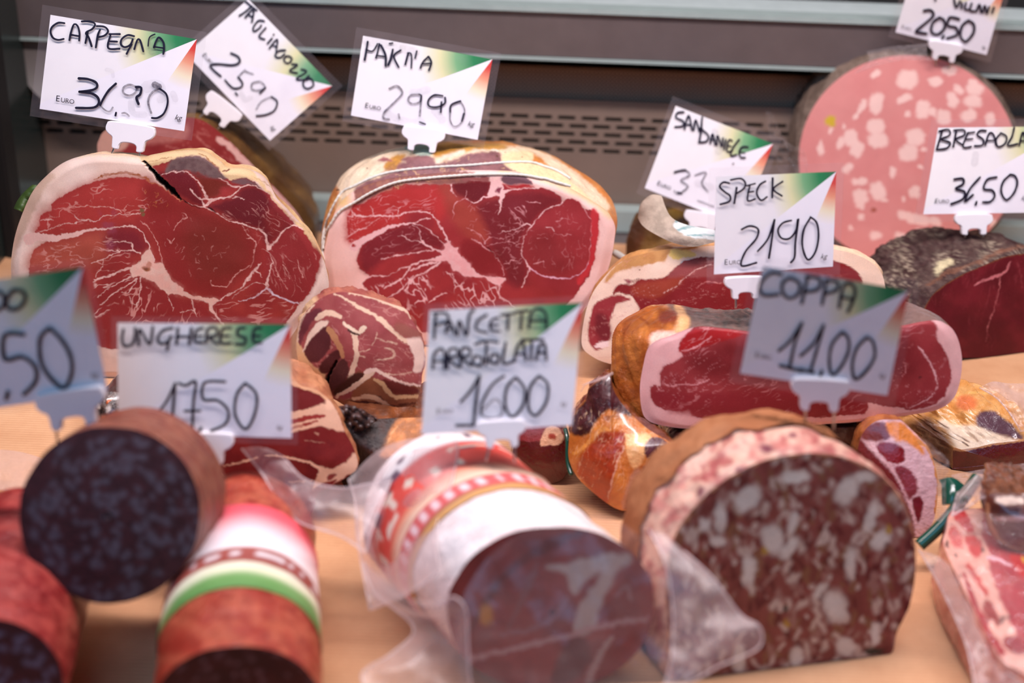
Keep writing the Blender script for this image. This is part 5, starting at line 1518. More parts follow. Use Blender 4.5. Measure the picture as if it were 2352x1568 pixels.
v, f = sheet([[(778, 935, .972), (800, 930, .968), (830, 940, .965)], [(795, 965, .968), (826, 958, .962), (866, 960, .962)], [(812, 995, .97), (838, 985, .965), (862, 966, .964)]], 24, 24, .009, 11)
px = topx(v)
c, _ = flat((62, 42, 38), ('tone', None, (104, 78, 76), 7, .6, 3))(px[:, 0], px[:, 1])
o = link('shrivelled_casing', mesh_np('shrivelled_casing', v, f, c), M['rind_gloss'], hock['root'])
o.modifiers.new('t', 'SOLIDIFY').thickness = .0008

# dark red ham chunk behind the UNGHERESE tag
q6 = lambda p: zm(500, 850, .2551, p)
chk_out = [(492, 960), (520, 880), (580, 860), (650, 868)] + q6([(690, 95), (760, 140), (880, 170), (950, 220), (1010, 272), (1085, 390), (1140, 540), (1200, 650), (1240, 745), (1262, 870), (1180, 950), (1020, 1050), (900, 1120)]) + [
    (720, 1170), (690, 1215), (620, 1190), (540, 1120), (495, 1050)]
F2 = (226, 178, 150)
chunk = block('ham_chunk', 'chunk of dark red ham with cream fat streaks, right beside the UNGHERESE price tag', 'ham', plane(onz([(690, 1218)])[0], 6, 22), chk_out, (-.25, 1, .0), .08,
              [(0, 1), (.1, 1.03), (.5, .95), (1, .6)],
              flat((106, 20, 22), ('tone', None, (126, 30, 28), 30, .6, 3), ('line', q6([(600, 60, 16), (690, 100, 20), (800, 150, 14), (940, 220, 12), (1000, 280, 8)]), (226, 170, 130)),
                   ('poly', q6([(600, 380), (690, 375), (800, 340), (900, 300), (970, 285), (1015, 275), (1090, 395), (1140, 545), (1050, 535), (960, 512), (860, 515), (700, 555), (600, 560)]), F2, 2),
                   ('line', q6([(620, 470, 8), (700, 455, 10), (850, 425, 9), (955, 412, 6)]), (150, 46, 42)), ('line', q6([(620, 540, 6), (720, 510, 7), (820, 480, 6), (900, 455, 3)]), (150, 46, 42)),
                   ('poly', q6([(600, 240), (690, 225), (800, 192), (930, 232), (950, 290), (850, 330), (690, 365), (600, 370)]), (112, 28, 30), 2), ('poly', q6([(960, 290), (1000, 270), (1040, 340), (980, 350)]), (238, 190, 160), 3),
                   ('line', q6([(940, 285, 5), (965, 300, 6)]), (100, 30, 28)),
                   ('poly', q6([(1240, 745), (1262, 870), (1180, 945), (1000, 1040), (870, 1075), (860, 1040), (915, 900), (880, 858), (1030, 882), (1150, 832)]), (220, 174, 146), 2),
                   ('poly', q6([(980, 960), (1040, 930), (1070, 950), (1000, 990)]), (130, 50, 46), 2), ('poly', q6([(850, 1080), (960, 1010), (1080, 985), (980, 1060)]), (120, 26, 26), 2),
                   ('line', q6([(430, 768, 4), (600, 776, 4.5), (750, 808, 6), (880, 862, 8), (930, 900, 6)]), F2), ('line', q6([(60, 860, 3), (200, 832, 4.5), (290, 800, 5), (360, 780, 3)]), F2, .9),
                   ('line', q6([(640, 1012, 3), (760, 1000, 3.5), (860, 985, 2)]), F2, .7), ('line', q6([(880, 560, 3), (905, 575, 4)]), F2, .5), ('line', q6([(780, 630, 2), (960, 650, 2)]), F2, .4),
                   ('line', q6([(680, 1440, 5), (760, 1400, 8), (800, 1390, 4)]), F2)),
              flat((190, 128, 90), ('tone', None, (150, 80, 54), 20, .6, 4)), N=300, MR=90, bulge=.005, amp=.003)

# little dark pack at the left, half hidden
nib = block('dried_sausage', 'small dark dried sausage end with orange flecks, between the two front left tags', 'sausage', plane(onz([(262, 1011)])[0], -10, 10),
            [(214, 930), (232, 905), (262, 900), (300, 920), (310, 980), (280, 1010), (230, 1000)], (.1, 1, 0), .06, [(0, 1), (.6, .9), (1, .4)],
            flat((46, 30, 22), ('tone', None, (120, 96, 84), 7, .8, 3), ('blobs', [(250, 920, 8, 3, -40), (238, 962, 5, 8, 0)], (206, 96, 36), .4), ('blobs', [(226, 930, 5, 6, 0), (248, 940, 6, 8, 0)], (190, 174, 160), .5)),
            flat((60, 40, 30)), N=100, MR=24, fm='vac', sm='vac', bulge=.012)

# packed dark red piece beside the rolled bacon
red = block('ham_chunk', 'dark red packed ham piece with a pale fat corner, under the PANCETTA tag edge', 'ham', plane(onz([(1245, 1111)])[0], -8, 12),
            [(1180, 1100), (1180, 1020), (1195, 985), (1240, 975), (1280, 980), (1298, 1000), (1302, 1030), (1300, 1090), (1260, 1110)], (0, 1, 0), .07, [(0, 1), (.5, 1), (1, .6)],
            flat((86, 10, 14), ('poly', [(1180, 1010), (1290, 1005), (1300, 970), (1180, 960)], (140, 50, 52), 3), ('poly', [(1240, 1020), (1252, 985), (1278, 978), (1296, 1000), (1285, 1018), (1262, 1022)], (226, 176, 140), 2),
                 ('blobs', [(1268, 1002, 8, 6, 30)], (160, 60, 40), .4)), flat((110, 24, 24)), N=140, MR=40, fm='vac', sm='vac', bulge=.004)

# vacuum packed smoked chunk
smk_out = z1([(215, 950), (230, 760), (262, 600), (370, 450), (400, 360), (480, 295), (590, 240), (630, 390), (745, 550), (930, 720), (1100, 820), (1180, 880), (1180, 960), (1080, 1060), (980, 1200), (870, 1340), (760, 1450), (640, 1440), (480, 1330), (330, 1200), (250, 1080)])
smoked = block('smoked_pork', 'glossy orange smoked pork chunk in clear vacuum film, left below the speck ham', 'smoked pork', plane(onz([(1430, 1182)])[0] * np.array([1, 1, 1]) + np.array([0, -.01, 0]), -14, 24), smk_out, (.05, 1, -.25), .09,
               [(0, 1), (.2, .97), (.6, .8), (1, .5)],
               flat((196, 112, 46), ('tone', None, (218, 142, 68), 22, .6, 3),
                    ('poly', z1([(240, 740), (262, 600), (370, 450), (400, 360), (600, 225), (760, 300), (800, 600), (680, 580), (560, 560), (450, 680), (400, 760), (290, 790)]), (58, 20, 24), 5),
                    ('tone', z1([(240, 740), (400, 360), (600, 225), (800, 600), (450, 680)]), (86, 40, 44), 10, .6, 8),
                    ('poly', z1([(330, 960), (440, 840), (520, 760), (640, 750), (720, 760), (720, 880), (660, 1020), (620, 1200), (560, 1400), (400, 1260), (290, 1100)]), (170, 62, 24), 6),
                    ('tone', z1([(330, 960), (520, 760), (720, 760), (620, 1200), (400, 1260)]), (140, 40, 18), 9, .5, 5),
                    ('line', z1([(270, 950, 7), (380, 860, 9), (500, 740, 8), (600, 735, 5)]), (226, 150, 70)), ('line', z1([(720, 880, 3), (670, 1000, 4), (620, 1180, 4), (570, 1360, 3)]), (226, 176, 150), .8),
                    ('poly', z1([(730, 770), (800, 770), (960, 780), (920, 900), (900, 1000), (820, 1080), (760, 1000), (740, 880)]), (240, 186, 124), 4),
                    ('poly', z1([(905, 900), (940, 820), (1040, 800), (1130, 860), (1175, 930), (1120, 1000), (1000, 1000), (920, 980)]), (84, 42, 52), 3),
                    ('blobs', z1([(1135, 935, 6, 5, 0)]), (200, 120, 90), .5), ('poly', z1([(890, 1060), (1000, 1010), (1080, 1020), (960, 1180), (840, 1320), (720, 1450), (760, 1300), (860, 1160)]), (106, 12, 14), 3),
                    ('poly', z1([(700, 1400), (760, 1180), (850, 1070), (870, 1150), (760, 1300), (720, 1440)]), (196, 140, 110), 5),
                    ('vein', None, (238, 200, 160), 8, 50, 20, .94, .5, 5)),
               flat((140, 74, 30), ('tone', None, (60, 26, 20), 20, .7, 3)), N=320, MR=90, fm='vac', sm='vac', bulge=.014, amp=.004)
# wispy film knot on the chunk
kp = [z1([(620, 220), (560, 250), (480, 290), (380, 320), (330, 390)]), z1([(560, 250), (540, 290), (530, 330)]), z1([(570, 260), (500, 270), (420, 300), (340, 330)])]
prt = []
for i, k in enumerate(kp):
    q = np.array([P(a, b, .955 - .004 * i) for a, b in crom(k, 24)])
    prt.append(tube(q, [.0010 * (1 - .7 * j / 23) for j in range(24)], 6))
v, f = merge(prt)
link('film_knot', mesh_np('film_knot', v, f), M['film_haze'], smoked['root'])

# vacuum packed piece right of the coppa loaf
vpl_out = [(2010, 968), (2060, 964)] + z5([(430, 585), (500, 650), (580, 730), (640, 800), (690, 950), (712, 1100), (695, 1300), (655, 1420), (560, 1510)]) + [(2060, 1250), (2000, 1200), (1970, 1100), (1975, 1010)]
packl = block('ham_chunk', 'upright vacuum packed ham slice with white fat band, right behind the coarse coppa loaf', 'ham', plane(onz([(2110, 1236)])[0], -12, 20), vpl_out, (-.05, 1, -.25), .07, [(0, 1), (.2, .98), (1, .7)],
              flat((214, 168, 172), ('tone', None, (226, 186, 188), 20, .5, 2), ('poly', z5([(80, 640), (200, 590), (300, 600), (340, 700), (240, 750), (130, 730), (60, 690)]), (116, 44, 40), 4),
                   ('poly', z5([(300, 595), (420, 590), (520, 680), (570, 740), (600, 850), (520, 790), (440, 740), (370, 740)]), (222, 132, 60), 5),
                   ('poly', z5([(220, 770), (340, 750), (430, 800), (440, 900), (330, 915), (260, 850)]), (128, 16, 18), 3), ('poly', z5([(360, 950), (460, 950), (540, 1040), (545, 1140), (480, 1200), (420, 1080)]), (128, 44, 52), 4),
                   ('poly', z5([(510, 1210), (560, 1180), (595, 1240), (575, 1340), (545, 1390), (520, 1300)]), (110, 24, 36), 3),
                   ('line', z5([(560, 740, 8), (640, 810, 8), (690, 950, 8), (712, 1100, 7), (690, 1320, 6)]), (206, 132, 70)), ('poly', z5([(0, 620), (160, 800), (400, 1080), (530, 1500), (300, 1500), (0, 900)]), (110, 30, 34), 5)),
              flat((180, 110, 60), ('tone', None, (140, 70, 40), 20, .6, 4)), N=240, MR=70, fm='vac', sm='vac', bulge=.005)
# vacuum packed slab at the far right
vpr = z5([(835, 1080), (832, 940), (836, 800), (900, 806), (1020, 790), (1150, 760), (1280, 745), (1400, 730), (1560, 700), (1700, 700), (1700, 860), (1560, 1000), (1200, 1060)])
packr = block('smoked_pork', 'glossy golden topped smoked pork slab in vacuum film, at the right edge', 'smoked pork', plane(onz([(2260, 1086)])[0], -8, 4), vpr, (-.50, 1, .02), .105, [(0, 1), (.05, 1.02), (.5, 1.05), (.85, .95), (1, .7)],
              flat((86, 14, 16), ('tone', None, (104, 26, 26), 24, .6, 3), ('line', z5([(832, 800, 8), (900, 812, 6), (1020, 795, 5), (1150, 765, 5), (1400, 738, 4)]), (196, 140, 90))),
              flat((206, 140, 72), ('tone', None, (226, 176, 112), 16, .6, 4), ('poly', z5([(720, 600), (760, 575), (860, 610), (1000, 610), (1150, 660), (1300, 720), (1300, 760), (900, 815), (840, 770), (800, 690)]), (240, 216, 188), 4),
                   ('poly', z5([(1010, 560), (1050, 510), (1150, 500), (1250, 560), (1350, 660), (1400, 720), (1340, 730), (1240, 700), (1120, 660), (1030, 620)]), (94, 64, 74), 4),
                   ('poly', z5([(480, 600), (640, 540), (720, 610), (800, 690), (840, 800), (830, 1000), (700, 860), (560, 720)]), (84, 50, 34), 16), ('line', z5([(860, 380, 5), (1000, 350, 6), (1100, 360, 5)]), (224, 180, 104), .7),
                   ('poly', z5([(860, 440), (900, 370), (1010, 400), (1000, 480), (900, 500)]), (214, 120, 70), 6)),
              N=260, MR=40, K=60, fm='vac', sm='vac', bulge=.003, amp=.007)

# green plastic divider
v, f = tube(crom([P(*q) for q in ((2112, 1252, .93), (2150, 1218, .93), (2185, 1180, .93), (2215, 1140, .93), (2245, 1096, .935))], 40), .0042, 10)
dv = thing('plastic_divider', v.mean(0), 'dark green plastic divider strip between the packed meats at right', 'divider')
link('strip', mesh_np('strip', v, f), mat_plain('green_plastic', (16, 72, 56), .25, bump=.1, coat=.3), dv)
v, f = sheet([[(2160, 1104, .95), (2180, 1100, .945), (2204, 1108, .945)], [(2166, 1122, .945), (2190, 1116, .94), (2216, 1126, .945)], [(2168, 1160, .94), (2190, 1156, .935), (2216, 1134, .945)]], 24, 24, .001, 20)
o = link('tab', mesh_np('tab', v, f), M['strip'] if 'strip' in M else bpy.data.materials['green_plastic'], dv)
o.modifiers.new('t', 'SOLIDIFY').thickness = .002
v, f = tube(crom([P(*q) for q in ((1298, 985, 1.0), (1303, 1010, .995), (1304, 1060, .99), (1312, 1090, .985))], 20), .0016, 8)
tag(link('plastic_divider', mesh_np('plastic_divider', v, f), bpy.data.materials['green_plastic']), 'small sliver of dark green plastic left of the orange smoked chunk', 'divider')

# leaf behind the left ham
v, f = sheet([[(34, 480, 1.10), (42, 462, 1.10), (54, 446, 1.10)], [(44, 484, 1.09), (58, 456, 1.09), (82, 424, 1.09)], [(62, 492, 1.10), (78, 470, 1.10), (100, 440, 1.10)]], 20, 20, .004, 14)
o = link('lettuce_leaf', mesh_np('lettuce_leaf', v, f), mat_plain('leaf_green', (64, 84, 34), .5, var=.3, bump=.5))
tag(o, 'small green leaf poking out behind the left edge of the big split ham', 'leaf')
o.modifiers.new('t', 'SOLIDIFY').thickness = .001

# grey round tub standing in for a reflection, back left
g = onplane([(95, 300)], plane((0, 1.30, 0), 0, 0))[0]
G, s_, a_ = lathe_like(np.array([g[0] + .03, 1.355, .175]), (0, 1, 0), .07, .02, 64, 10, [(0, 1), (1, 1)], amp=0)
# ------------------------------------------------------------------ the blurred front row
RNG = random.Random(7)


def speckle(base, dark, light, n, cx, cy, r, seed, sx=(4, 11)):
    rr = random.Random(seed)
    bl = []
    for k in range(n):
        t, q = rr.uniform(0, 6.28), r * math.sqrt(rr.random())
        bl.append((cx + q * math.cos(t), cy + q * math.sin(t), rr.uniform(*sx), rr.uniform(*sx), rr.uniform(0, 180)))
    return painter(base, [('tone', None, dark, 16, .7, seed), ('blobs', bl, light, .8)])


def casing(base, alt, seed=3):
    def f(s, a, x, y):
        k = fbm(9 * np.cos(a) + 26 * s, 9 * np.sin(a) + 7 + 31 * s, seed, 4)[:, None]
        k = ss(.3, .7, k)
        return lin(base)[None] * (1 - k) + lin(alt)[None] * k
    return f


R1 = .0434
# salami with paper label
fA, bA = np.array([-.133, .567, R1]), np.array([-.162, .75, R1 + .001])
ung_side = casing((150, 44, 28), (178, 84, 58), 5)
ung = stick('salami', 'red salami with pink, white and green label band, under the UNGHERESE price tag', 'salami', fA, bA - fA, R1, .186,
            speckle((70, 18, 18), (54, 12, 14), (110, 70, 72), 260, 560, 1640, 200, 3, (3, 6)), ung_side, amp=.0012, prof=[(0, 1), (.84, .98), (.92, .9), (.97, .7), (1, .35)])


def lab(t, a, x, y):
    c = np.zeros((len(t), 3))
    n = vn(np.cos(a) * 9, t * 8, 3)
    # front to back: green, white-yellow, brown with writing, white to pink
    st = [(0, (96, 142, 76)), (.14, (114, 160, 90)), (.2, (226, 226, 190)), (.30, (232, 226, 204)), (.305, (150, 70, 60)), (.48, (164, 84, 74)), (.485, (250, 240, 238)), (.68, (246, 214, 216)), (.9, (236, 96, 108)), (1, (232, 80, 92))]
    xs = [q[0] for q in st]
    for k in range(3):
        c[:, k] = np.interp(t, xs, [float(lin(q[1])[k]) for q in st])
    sp = (t > .36) & (t < .43) & (vn(a * 26, t * 3, 9) > .55) & (np.sin(a) > -.2)
    c[sp] = lin((226, 214, 214))
    return c


band_on(ung, .26, .69, .0006, lab, 'paper_label')

# salami at the bottom left
fB, bB = np.array([-.268, .572, R1 + .0005]), np.array([-.292, .76, R1 + .0005])
low = stick('salami', 'dark red salami at the lower left corner, mostly outside the frame', 'salami', fB, bB - fB, R1, .15,
            speckle((62, 20, 26), (48, 14, 20), (96, 84, 104), 200, 0, 1640, 200, 5, (5, 9)), casing((128, 22, 24), (168, 66, 58), 8), facen=(.25, -.95, .18), prof=[(0, 1), (.84, .98), (.92, .9), (.97, .7), (1, .35)])

# dark salami lying across the two, cut face to the viewer
cD = np.array([-.2150, .650, .1055])
top = stick('salami', 'dark salami with speckled round cut face, stacked on top of two salamis', 'salami', cD, (.16, 1, -.24), .0485, .058,
            speckle((64, 28, 32), (46, 18, 22), (82, 70, 80), 210, 262, 1185, 192, 11, (4, 10)), casing((118, 54, 40), (142, 86, 64), 9), facen=(.02, -.93, .37), amp=.0012, bulge=.003)

# rolled bacon, tied in film, with a red wrap
ax = nrm((-.56, .83, 0))
cP = np.array([.028, .650, .0535])
r2 = lambda p: zm(784, 1045, 1 / 3, p)
pan_face = painter((138, 56, 54), [
    ('tone', None, (108, 40, 40), 50, .6, 3), ('line', r2([(840, 1300, 10), (1000, 1000, 16), (1200, 760, 20), (1500, 590, 24), (1800, 480, 12)]), (84, 32, 36), .6),
    ('poly', r2([(1400, 770), (1560, 740), (1760, 690), (1960, 680), (2000, 740), (1900, 800), (1860, 900), (1800, 1000), (1760, 1150), (1680, 1240), (1600, 1200), (1640, 1050), (1740, 880), (1780, 800), (1680, 870), (1600, 960), (1540, 820)]), (176, 160, 154), 6),
    ('line', r2([(1100, 1240, 8), (1300, 1200, 14), (1440, 1120, 14), (1560, 980, 10)]), (140, 92, 96), .8), ('line', r2([(1150, 1200, 10), (1250, 980, 14), (1350, 760, 12)]), (128, 84, 84), .6),
    ('line', r2([(860, 1420, 8), (1200, 1330, 14), (1500, 1260, 12), (1800, 1170, 14), (2120, 1130, 10)]), (176, 140, 140), .8), ('line', r2([(1700, 1560, 16), (1800, 1350, 14), (1880, 1240, 8)]), (168, 140, 136), .8),
    ('poly', r2([(1560, 1270), (1680, 1260), (1720, 1400), (1600, 1560), (1440, 1560), (1500, 1400)]), (90, 28, 32), 8), ('blobs', r2([(1000, 1100, 16, 22, 0)]), (186, 126, 50), .5),
    ('line', r2([(1900, 960, 8), (1960, 900, 10), (2000, 1000, 8)]), (150, 120, 122), .6)], warp=6, wscale=18)


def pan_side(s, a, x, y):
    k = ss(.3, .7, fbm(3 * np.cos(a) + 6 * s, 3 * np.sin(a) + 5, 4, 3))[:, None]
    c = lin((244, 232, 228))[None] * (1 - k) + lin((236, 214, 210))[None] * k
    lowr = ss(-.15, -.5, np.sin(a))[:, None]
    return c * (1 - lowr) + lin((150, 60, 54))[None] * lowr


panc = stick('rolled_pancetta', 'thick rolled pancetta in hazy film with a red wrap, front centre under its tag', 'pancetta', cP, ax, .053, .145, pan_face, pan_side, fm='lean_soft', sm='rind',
             facen=(.13, -.985, .10), N=140, K=70, MR=80, amp=.0016, parts=('fat_layer', 'cut_face'), prof=[(0, 1), (.8, 1), (.92, .9), (1, .55)])


def wrap(t, a, x, y):
    st = [(0, (206, 150, 90)), (.07, (214, 160, 100)), (.08, (128, 60, 60)), (.085, (216, 92, 92)), (.24, (214, 100, 98)), (.25, (238, 208, 180)), (.36, (232, 150, 120)), (.40, (228, 92, 78)), (.62, (220, 78, 68)), (.7, (214, 70, 62)), (.74, (238, 226, 224)), (1, (242, 232, 230))]
    c = np.zeros((len(t), 3))
    xs = [q[0] for q in st]
    for k in range(3):
        c[:, k] = np.interp(t, xs, [float(lin(q[1])[k]) for q in st])
    d = (t > .12) & (t < .21) & (np.sin(a * 34) > .1)
    c[d] = lin((240, 206, 206))
    d = (t > .42) & (t < .66) & (vn(a * 7, t * 9, 4) > .60)
    c[d] = lin((236, 216, 196))
    d = (t > .60) & (t < .86) & (vn(a * 6 + 3, t * 12, 8) > .62)
    c[d] = lin((110, 84, 100))
    return c


band_on(panc, .30, .90, .0008, wrap, 'printed_wrap')

# coarse loaf with brown paper jacket
cop_face = [(1548, 1566), (1532, 1450), (1530, 1330), (1546, 1240), (1590, 1170), (1650, 1112), (1730, 1066), (1820, 1043), (1900, 1042), (1970, 1060), (2030, 1096), (2075, 1150), (2098, 1220),
            (2104, 1300), (2090, 1390), (2060, 1450), (2044, 1503), (1980, 1513), (1880, 1527), (1750, 1544), (1650, 1556)]
A_, B_ = onz([(1560, 1564), (2040, 1503)])
yw = math.degrees(math.atan2(B_[1] - A_[1], B_[0] - A_[0]))
pl_cop = plane(A_, yw, 6)
rr = random.Random(21)
fat, pink, dk, brn = [], [], [], []
for k in range(760):
    x, y = rr.uniform(1530, 2110), rr.uniform(1040, 1570)
    e = (x, y, rr.uniform(3, 8), rr.uniform(5, 19), rr.uniform(-50, 50))
    (fat if k % 3 == 0 else pink if k % 3 == 1 else dk).append(e)
for k in range(120):
    brn.append((rr.uniform(1530, 2110), rr.uniform(1040, 1570), rr.uniform(4, 9), rr.uniform(8, 22), rr.uniform(-40, 40)))
big = zm(1568, 1045, 1 / 3, [(450, 300, 36, 22, -45), (780, 150, 34, 13, 0), (1130, 240, 22, 34, 30), (1300, 420, 13, 36, 15), (1370, 580, 16, 28, 40), (620, 580, 24, 34, -15), (740, 640, 13, 32, 35), (760, 460, 9, 26, 15),
                                (460, 800, 15, 34, 0), (1150, 740, 13, 36, 0), (1050, 1040, 26, 36, -10), (1260, 150, 22, 11, 0), (950, 930, 9, 20, 40), (260, 430, 12, 34, 0), (240, 590, 16, 12, 0), (150, 480, 14, 16, 0), (390, 1400, 14, 34, 0), (780, 1400, 14, 26, 0), (1120, 1320, 20, 20, 0), (1330, 1230, 10, 26, 10)])
cop_paint = painter((138, 70, 64), [('tone', None, (112, 48, 46), 26, .7, 3), ('blobs', dk, (98, 34, 36), .4), ('blobs', pink, (158, 112, 102), .5), ('blobs', brn, (134, 86, 62), .5), ('blobs', fat, (196, 172, 158), .5), ('blobs', big, (216, 204, 192), .35),
                                    ('blobs', zm(1568, 1045, 1 / 3, [(568, 660, 7, 9, 0), (1415, 510, 5, 10, 0), (720, 1160, 6, 8, 0)]), (180, 140, 50), .5), ('blobs', zm(1568, 1045, 1 / 3, [(1310, 1350, 22, 8, 0), (708, 1060, 6, 10, 0)]), (54, 48, 40), .4),
                                    ('line', [(1548, 1566, 4), (1532, 1450, 4), (1530, 1330, 5), (1546, 1240, 6), (1590, 1170, 7), (1650, 1112, 8), (1730, 1066, 8), (1820, 1043, 7), (1900, 1042, 6), (1970, 1060, 7), (2030, 1096, 8), (2075, 1150, 8), (2098, 1220, 7), (2104, 1300, 5)], (214, 150, 112), .9)], warp=7, wscale=14)
cop_side = painter((198, 126, 114), [('tone', None, (158, 62, 62), 22, .8, 3), ('tone', None, (238, 198, 172), 18, .7, 8), ('blobs', [(1700, 1080, 10, 8, 0), (1640, 1130, 12, 9, -40), (1760, 1030, 14, 9, 0), (1610, 1130, 9, 12, 0), (1820, 1000, 9, 7, 0)], (120, 50, 64), .5)], warp=6)
coppa = block('coarse_salami_loaf', 'big coarse salami loaf with white fat chunks and brown paper jacket, front right', 'salami', pl_cop, cop_face, (-.42, .9, .0), .053, [(0, 1), (.1, 1.02), (.8, 1.0), (1, .97)], cop_paint, cop_side,
              N=300, MR=120, K=40, fm='lean_soft', sm='rind', bulge=.003, amp=.003, partnames=('outer_layer', 'cut_face'))
# paper jacket: hugs the loaf from a third of its depth to the back
bm_ = coppa['body'].data
n_ = 300
vs = np.empty(len(bm_.vertices) * 3, np.float32)
bm_.vertices.foreach_get('co', vs)
vs = vs.reshape(-1, 3)[: 41 * n_].reshape(41, n_, 3) + np.array(wbase(coppa['root']))
J = vs[22:]
J = J + nrm(np.array([.42, -.9, 0])) * 0
cen = J.mean(1, keepdims=True)
J = cen + (J - cen) * 1.022
edge = (fbm(np.arange(n_) / 9, np.zeros(n_), 4, 3) - .5) * .012
J = J + np.array([-.42, .9, 0])[None, None] * (edge[None, :, None] * np.linspace(1, 0, len(J))[:, None, None])
J[..., 2] = np.maximum(J[..., 2], .0006)
Jv = J.reshape(-1, 3)
pj = topx(Jv)
jc, _ = painter((158, 98, 62), [('tone', None, (174, 116, 78), 40, .6, 3), ('line', [(1725, 948, 6), (1760, 962, 5), (1850, 960, 5)], (120, 72, 40), .8)])(pj[:, 0], pj[:, 1])
Jv = np.vstack([Jv, J[-1].mean(0)[None]])
jc = np.vstack([jc, jc[-1:]])
jj = np.arange(n_)
capf = np.stack([np.full(n_, len(Jv) - 1), (len(J) - 1) * n_ + jj, (len(J) - 1) * n_ + (jj + 1) % n_], 1)
o = link('paper_jacket', mesh_np('paper_jacket', Jv, [grid_faces(len(J), n_), capf], jc), M['paper'], coppa['root'])

# bacon slab in film at the lower right, with a small smoked piece on it
bac_top = [(2188, 1170), (2256, 1166), (2420, 1160), (2560, 1300), (2560, 1620), (2420, 1620), (2352, 1548), (2300, 1515), (2250, 1425), (2200, 1325), (2168, 1250), (2174, 1215)]
ptop = (np.array([0, 0, .042]), np.array([0, 0, 1.0]))
r9 = lambda p: zm(1568, 1045, 1 / 3, p)
bac_paint = painter((172, 56, 62), [('tone', None, (190, 84, 86), 30, .6, 3),
    ('poly', r9([(1780, 600), (1840, 400), (1880, 360), (2060, 370), (2060, 520), (2100, 640), (2140, 860), (2260, 1160), (2420, 1500), (2300, 1560), (2040, 1150), (1880, 840)]), (232, 170, 152), 3),
    ('poly', r9([(1870, 380), (1930, 370), (2010, 520), (1940, 520), (1880, 440)]), (196, 66, 66), 3), ('poly', r9([(1850, 480), (1920, 540), (1930, 640), (1850, 600)]), (206, 84, 76), 4), ('poly', r9([(1940, 560), (2040, 570), (2060, 680), (2000, 700)]), (200, 70, 66), 4),
    ('line', r9([(1960, 760, 10), (2030, 860, 14), (2090, 950, 12)]), (200, 84, 74)), ('line', r9([(1940, 820, 8), (2010, 1020, 12), (2100, 1200, 14), (2200, 1360, 14)]), (170, 44, 48)),
    ('poly', r9([(2090, 1000), (2160, 1050), (2180, 1180), (2110, 1160), (2070, 1080)]), (150, 50, 44), 4), ('line', r9([(2100, 700, 6), (2180, 720, 8), (2260, 760, 4)]), (238, 190, 196)),
    ('line', r9([(2120, 1150, 8), (2200, 1250, 12), (2320, 1380, 12)]), (236, 176, 158)), ('poly', r9([(2210, 1280), (2280, 1240), (2350, 1300), (2340, 1370), (2240, 1340)]), (146, 30, 40), 4),
    ('poly', r9([(2250, 700), (2351, 680), (2500, 760), (2500, 900), (2380, 860)]), (196, 40, 36), 5), ('blobs', r9([(2345, 720, 4, 8, 0)]), (226, 170, 40), .4),
    ('blobs', r9([(1825, 610, 4, 7, 0), (2065, 650, 4, 5, 0), (2200, 1140, 5, 9, 30), (1880, 690, 3, 4, 0), (1905, 830, 3, 6, 0), (2240, 1120, 3, 5, 0)]), (96, 66, 60), .4)], warp=5)
bacon = block('bacon_slab', 'streaky pink bacon slab in clear film, lower right corner of the counter', 'bacon', ptop, bac_top, (0.0, 0.0, -1), .0405, [(0, 1), (.1, 1.015), (.8, 1.03), (1, 1.0)], bac_paint,
              painter((214, 140, 122), [('tone', None, (170, 62, 58), 14, .8, 3)]), N=240, MR=90, K=14, fm='vac', sm='vac', bulge=.003, amp=.002, partnames=('side', 'top_face'))
nub_out = r9([(2090, 330), (2110, 270), (2180, 262), (2351, 268), (2480, 290), (2520, 420), (2500, 640), (2351, 672), (2270, 655), (2180, 600), (2120, 520), (2085, 420)])
nub = block('smoked_pork', 'small dark brown smoked pork piece resting on the bacon slab at right', 'smoked pork', plane(onz([(2330, 1268)], .044)[0], -10, 20), nub_out, (.1, 1, .0), .05, [(0, 1), (.3, 1.02), (1, .6)],
            flat((96, 46, 34), ('line', r9([(2100, 340, 8), (2110, 440, 12), (2160, 560, 12), (2260, 640, 10), (2400, 665, 8)]), (158, 106, 76)), ('poly', r9([(2150, 310), (2200, 285), (2330, 290), (2340, 330), (2200, 340)]), (226, 196, 176), 4),
                 ('poly', r9([(2130, 350), (2230, 350), (2330, 370), (2300, 420), (2160, 410)]), (66, 26, 20), 5), ('line', r9([(2160, 440, 10), (2260, 440, 12), (2400, 430, 10)]), (160, 110, 104)), ('poly', r9([(2180, 480), (2400, 480), (2400, 560), (2240, 580)]), (84, 26, 28), 5)),
            flat((122, 74, 50), ('tone', None, (78, 40, 26), 14, .7, 4)), N=160, MR=50, fm='vac', sm='vac', bulge=.008)

# reflection built as a grey tub
disc_mesh = mesh_np('reflection_disc', np.vstack([G.reshape(-1, 3), G[0].mean(0)[None]]), [grid_faces(len(s_), len(a_)), np.stack([np.full(len(a_), G.shape[0] * G.shape[1]), np.arange(len(a_)), (np.arange(len(a_)) + 1) % len(a_)], 1)])
tag(link('reflection_disc', disc_mesh, mat_plain('disc_grey', (96, 88, 84), .5)), 'dark grey round tub standing in for a reflection behind the CARPEGNA tag', 'disc')

# ------------------------------------------------------------------ clear films
def zb(b, x, y, d):                       # depth of a body at a pixel, less d
    h = cast(b['bvh'], x, y)
    return float((h[0] - CAM) @ FW) - d if h else None


def on_film(b, pts, d=.003, alt=.8):
    out = []
    for q in pts:
        z = zb(b, q[0], q[1], d)
        out.append((q[0], q[1], z if z else (q[2] if len(q) > 2 else alt)))
    return out


